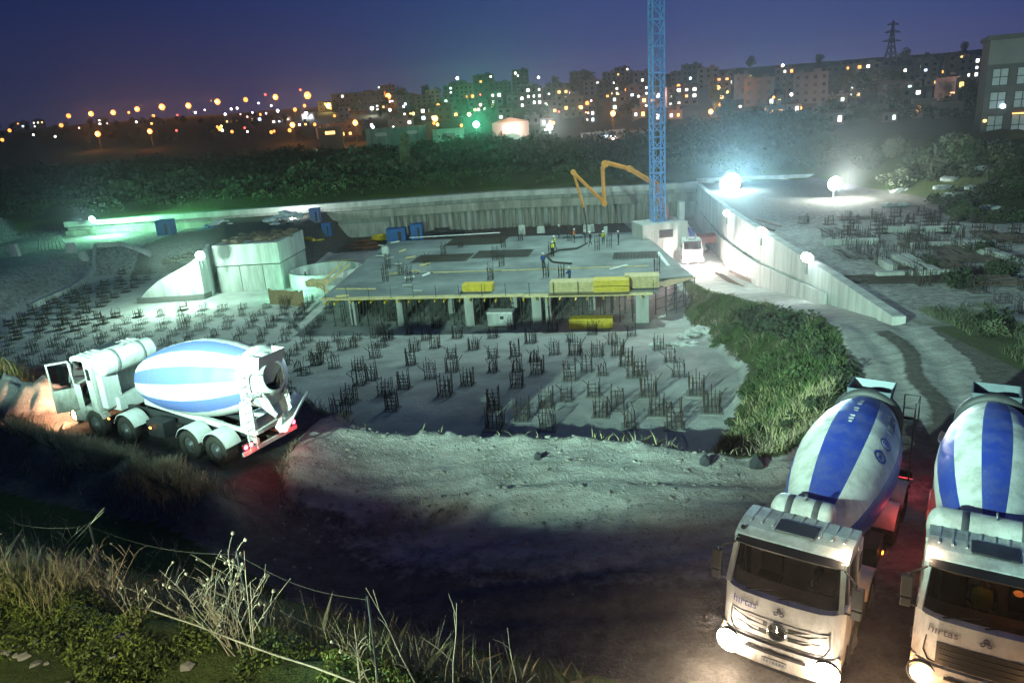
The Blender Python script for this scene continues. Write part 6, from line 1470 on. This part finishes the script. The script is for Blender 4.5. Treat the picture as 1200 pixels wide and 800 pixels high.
# ------------------------------------------------------------------ lamps of the town
O_, W_c, R_, B_, P_c, Yl = (1,.31,.05),(1,.92,.8),(1,.08,.05),(.75,.8,1),(1,.5,.42),(1,.75,.2)
LC = {'o':O_,'w':W_c,'r':R_,'b':B_,'p':P_c,'y':Yl}; LN = {'o':'orange','w':'white','r':'red','b':'bluish white','p':'pinkish','y':'yellow'}
L_list = [(11.5,153,'o',3),(3,164,'o',3),(39.5,158,'w',2.2),(65,160,'w',2.6),(80.5,136,'o',4),(107,133.5,'o',4.5),(133,132,'o',4.5),(72,147,'o',3.5),(93,150,'p',2.2),(115,157,'o',5),(151,132,'o',2.2),(161,128,'o',4.5),(160,143,'w',2.5),(176,154,'o',4.5),(180,136,'o',2.8),(190,125.5,'o',5.5),(208,135,'r',2.5),(207,153,'r',3),(221,124,'o',5),(229,132,'w',3),(255,119.5,'o',5.2),(264,134,'b',3.2),(271,128,'w',3),(278,127,'w',3),(258,151,'o',4),(288,117,'o',4.2),(287,150,'r',3),(290,137,'p',2.4),(303,121,'b',2.5),(305,134,'b',2.6),(311,111,'r',3),(323,114,'o',5),(325.5,130,'b',4.2),(352,105.5,'r',3),(360.5,112,'o',6.5),(359,133,'b',4.5),(357,124,'o',3),(343,146.5,'o',5),(369,146,'o',3),(376,152,'p',2.6),(388.5,160,'w',6),(416.5,144,'o',5),(435,115,'o',4),(455,113,'o',5.5),(385,124,'y',5),(420,117,'p',2.5),(460,141,'r',3.2),(473,125,'b',3),(437,149,'w',4.2),(474,150,'o',3),(510,139,'o',5.5),(492,128,'w',2),(461,149,'w',2.6),(457,129,'w',4),(436,127,'w',5),(549,123,'w',3),(563,123,'p',4),(594,102,'w',2.8),(563,111,'r',3.4),(566,96,'o',2.6),(536,92,'w',4),(604,86,'w',3),(631,91,'w',3.6),(666,109,'p',4.5),(688,121,'o',3.6),(713,103,'p',3.6),(718,133,'o',5),(751,85,'w',2.6),(748,113,'w',3),(757,124,'w',2.8),(771,112,'p',6),(772,133,'p',3.4),(795,101,'o',3.4),(809,92,'b',3.2),(841,103.5,'o',4.5),(852,108,'y',2.4),(832.5,131,'o',4.5),(867,125,'w',3.2),(895.5,129,'o',3.2),(917,77,'w',4),(927,111,'w',4.2),(936,127,'o',5),(1000.5,100,'r',3),(1013,82,'o',3.2),(1021,82,'w',3),(1034,104,'b',3),(1041,127,'o',3.5),(1072,111.5,'b',3.2),(1078,111.5,'b',2.6),(1082,123,'o',3),(1087,77,'w',5),(1111,77,'r',3.2),(1098,99,'o',2.2),(1119,95,'o',3.4),(1125,105,'p',4.6),(823,163,'r',3),(718,163,'p',4.4),(942,152,'w',7),(601,151,'w',5),(655,131,'r',2.6),(639,152,'w',2.6),(1030,121,'y',2),(681,126,'y',3),(240,129,'w',2),(318,124,'b',2.6),(312,133,'b',2.4),(296,132,'b',2.2),(282,134,'p',2)]
seenl = {}
rs9 = random.Random(91)
for k in range(46):
    x = rs9.uniform(395,1135); L_list.append((x, rs9.uniform(np.interp(x,[395,500,600,800,1000,1150],[122,106,94,88,86,80]),150), rs9.choice('ooooyp'), rs9.uniform(2.2,3.8)))
for k in range(12): L_list.append((rs9.uniform(250,400), rs9.uniform(128,158), rs9.choice('oooyw'), rs9.uniform(2.2,3.6)))
globe = {}
def gm_(r):
    r = round(r,1)
    if r not in globe:
        b = MB(); b.lathe([(-r,0),(-r*.8,r*.6),(0,r),(r*.8,r*.6),(r,0)],(0,0,0),(0,0,1),12); globe[r] = b
    return globe[r]
def zone(x): return 'on the dark left ridge' if x < 240 else 'in the bright left cluster' if x < 372 else 'in the orange district' if x < 520 else 'in the town left of the crane' if x < 760 else 'in the town right of the crane' if x < 960 else 'near the pylon hill'
recs = []
for (px,py,c,s) in sorted(L_list):
    tall = s >= 4.4 and c == 'o'; h = 9.0 if tall else 5.0
    q = drop(px,py,h, 230 if py > 140 else 300); Y = q.y; zg = tz(q.x,Y)
    size = {True:'bright',False:'small'}[s >= 4]; l = '%s %s street lamp %s' % (size, LN[c], zone(px)); n_ = seenl.get(l,0); seenl[l] = n_+1
    T = thing('street_lamp', l, 'street lamp', (q.x,Y,min(zg,q.z-2)), 0, 'street lamps of the town'); recs.append((T,l,n_))
    r = min(3.8, s*(.62 if c in 'oy' else .40)*Y/866); hz = q.z-T.location.z
    b = MB(); b.tube((0,.0,0),(0,0,hz),.14,.09,n=6); b.bar((0,0,hz+.02),(0,-.8,hz+r*.9),.1); b.build('pole', darksteel, T)
    e = emit('lamp_%s' % LN[c].replace(' ','_'), LC[c], {'o':3.2,'w':9,'r':5,'b':9,'p':5,'y':4}[c])
    b = MB(); b.lathe([(-r,0),(-r*.8,r*.6),(0,r),(r*.8,r*.6),(r,0)],(0,-.4,hz),(0,0,1),12); b.build('lamp_globe', e, T)
    if s >= 4.4: lamp('street_light','POINT',(q.x,Y-2.5-r,q.z-.3),min(1.0,(s/5)**2)*(9000 if py > 140 else 15000),LC[c],radius=max(.5,r*.5))
for T, l, n_ in recs:
    if seenl[l] > 1: T['label'] = l+', '+ORD[n_]+' from left'
# dark trees between the houses
rs = random.Random(77); k = 0
tr = [(840,132,3.2),(835,118,2.6),(1030,118,4),(1010,108,3.6),(1050,108,3.6),(985,112,3),(1002,128,3.2),(1040,138,3),(880,120,3),(890,108,3),(452,128,2.2),(472,126,2.6),(420,134,2.2),(396,138,2),(545,142,3),(575,146,3),(540,132,2.4),(600,138,2.6),(690,104,3),(672,108,2.6),(700,140,2.6),(735,140,2.4),(790,132,2.6),(850,146,2.4),(1110,140,2.6),(1135,132,3),(1130,116,2.6),(975,140,2.6),(640,142,2.2),(620,140,2.2),(512,118,2),(498,100,2),(560,104,2),(650,86,1.8),(740,80,1.8),(880,78,2),(960,76,2),(1060,70,2.2),(1130,66,2)]
for px in range(0,360,14): tr.append((px+rs.uniform(-5,5), 168-px*.03+rs.uniform(-12,6), rs.uniform(1.0,1.7)))
for px in range(380,1140,24): tr.append((px+rs.uniform(-8,8), rs.uniform(128,158), rs.uniform(1.0,1.8)))
for px in range(0,1140,17): tr.append((px+rs.uniform(-8,8), np.interp(px,[0,360,420,500,600,800,1000,1150],[143,128,114,104,90,84,80,72])+rs.uniform(9,16), rs.uniform(.8,1.4)))
for (px,py,s) in tr:
    q = drop(px,py,0,278); tree((q.x,q.y,min(q.z,tz(q.x,q.y))-.6-(1.5*s*max(.55,q.y/760) if py < 112 else 0)), rs.choice((1,2,2,0)), s*max(.55,q.y/760), 'dark tree between the houses on the town hill' if px > 372 else 'dark tree on the left ridge under the street lamps', 'trees of the town' if px > 372 else 'trees of the left ridge')
# ------------------------------------------------------------------ sky
w = bpy.data.worlds.new('World'); SC.world = w; w.use_nodes = True; nt = w.node_tree; N = nt.nodes; L = nt.links
bg = N['Background']; sky = N.new('ShaderNodeTexSky'); sky.sky_type = 'NISHITA'; sky.sun_disc = False; sky.sun_elevation = R(-4.5); sky.sun_rotation = R(250); sky.altitude = 50; sky.dust_density = 2
tc = N.new('ShaderNodeTexCoord'); sx = N.new('ShaderNodeSeparateXYZ'); L.new(tc.outputs['Generated'], sx.inputs[0])
cr = N.new('ShaderNodeValToRGB'); cr.color_ramp.elements[0].position = 0.0; cr.color_ramp.elements[0].color = (0.046,0.044,0.098,1); cr.color_ramp.elements[1].position = 0.22; cr.color_ramp.elements[1].color = (0.003,0.020,0.112,1)
e = cr.color_ramp.elements.new(0.07); e.color = (0.022,0.031,0.105,1); e = cr.color_ramp.elements.new(1.0); e.color = (0.012,0.016,0.06,1)
nz = N.new('ShaderNodeTexNoise'); nz.inputs['Scale'].default_value = 3; mp = N.new('ShaderNodeMapping'); mp.inputs['Scale'].default_value = (1,1,5); L.new(tc.outputs['Generated'], mp.inputs[0]); L.new(mp.outputs[0], nz.inputs['Vector'])
m1 = N.new('ShaderNodeMath'); m1.operation = 'MULTIPLY_ADD'; m1.inputs[1].default_value = 0.05; L.new(nz.outputs['Fac'], m1.inputs[0]); L.new(sx.outputs['Z'], m1.inputs[2])
m2 = N.new('ShaderNodeMath'); m2.operation = 'SUBTRACT'; m2.inputs[1].default_value = 0.025; L.new(m1.outputs[0], m2.inputs[0]); L.new(m2.outputs[0], cr.inputs['Fac'])
sc_ = N.new('ShaderNodeMix'); sc_.data_type = 'RGBA'; sc_.blend_type = 'ADD'; sc_.inputs['Factor'].default_value = 0.06; L.new(cr.outputs['Color'], sc_.inputs['A']); L.new(sky.outputs['Color'], sc_.inputs['B'])
L.new(sc_.outputs['Result'], bg.inputs['Color']); bg.inputs['Strength'].default_value = 1.0
gl = N.new('ShaderNodeMapRange'); gl.inputs['From Min'].default_value = -0.6; gl.inputs['From Max'].default_value = 0.25; gl.inputs['To Min'].default_value = 0.72; gl.inputs['To Max'].default_value = 1.75; gl.interpolation_type = 'SMOOTHSTEP'
L.new(sx.outputs['X'], gl.inputs['Value']); L.new(gl.outputs['Result'], bg.inputs['Strength'])
# ------------------------------------------------------------------ night haze
if HAZE > 0:
    b = MB(); b.box((0,700,44),(3300,1700,110)); hz = b.build('haze', [], None); tag(hz,'thin night haze over the whole site and town','haze',kind='stuff')
    m = bpy.data.materials.new('night_haze'); m.use_nodes = True; nt = m.node_tree; nt.nodes.remove(nt.nodes['Principled BSDF'])
    v = nt.nodes.new('ShaderNodeVolumePrincipled'); v.inputs['Density'].default_value = HAZE; v.inputs['Color'].default_value = (0.9,0.92,0.95,1); v.inputs['Anisotropy'].default_value = 0.86
    nt.links.new(v.outputs[0], nt.nodes['Material Output'].inputs['Volume']); hz.data.materials.append(m)
# ------------------------------------------------------------------ render settings
SC.view_settings.view_transform = 'Standard'; SC.view_settings.look = 'None'; SC.view_settings.exposure = 0.0; SC.view_settings.gamma = 1.0
cy_ = SC.cycles; cy_.max_bounces = 4; cy_.diffuse_bounces = 2; cy_.glossy_bounces = 2; cy_.transmission_bounces = 4; cy_.transparent_max_bounces = 6; cy_.volume_bounces = 0
cy_.sample_clamp_indirect = 2.0; cy_.sample_clamp_direct = 0; cy_.use_denoising = True; cy_.caustics_reflective = False; cy_.caustics_refractive = False; cy_.use_light_tree = True
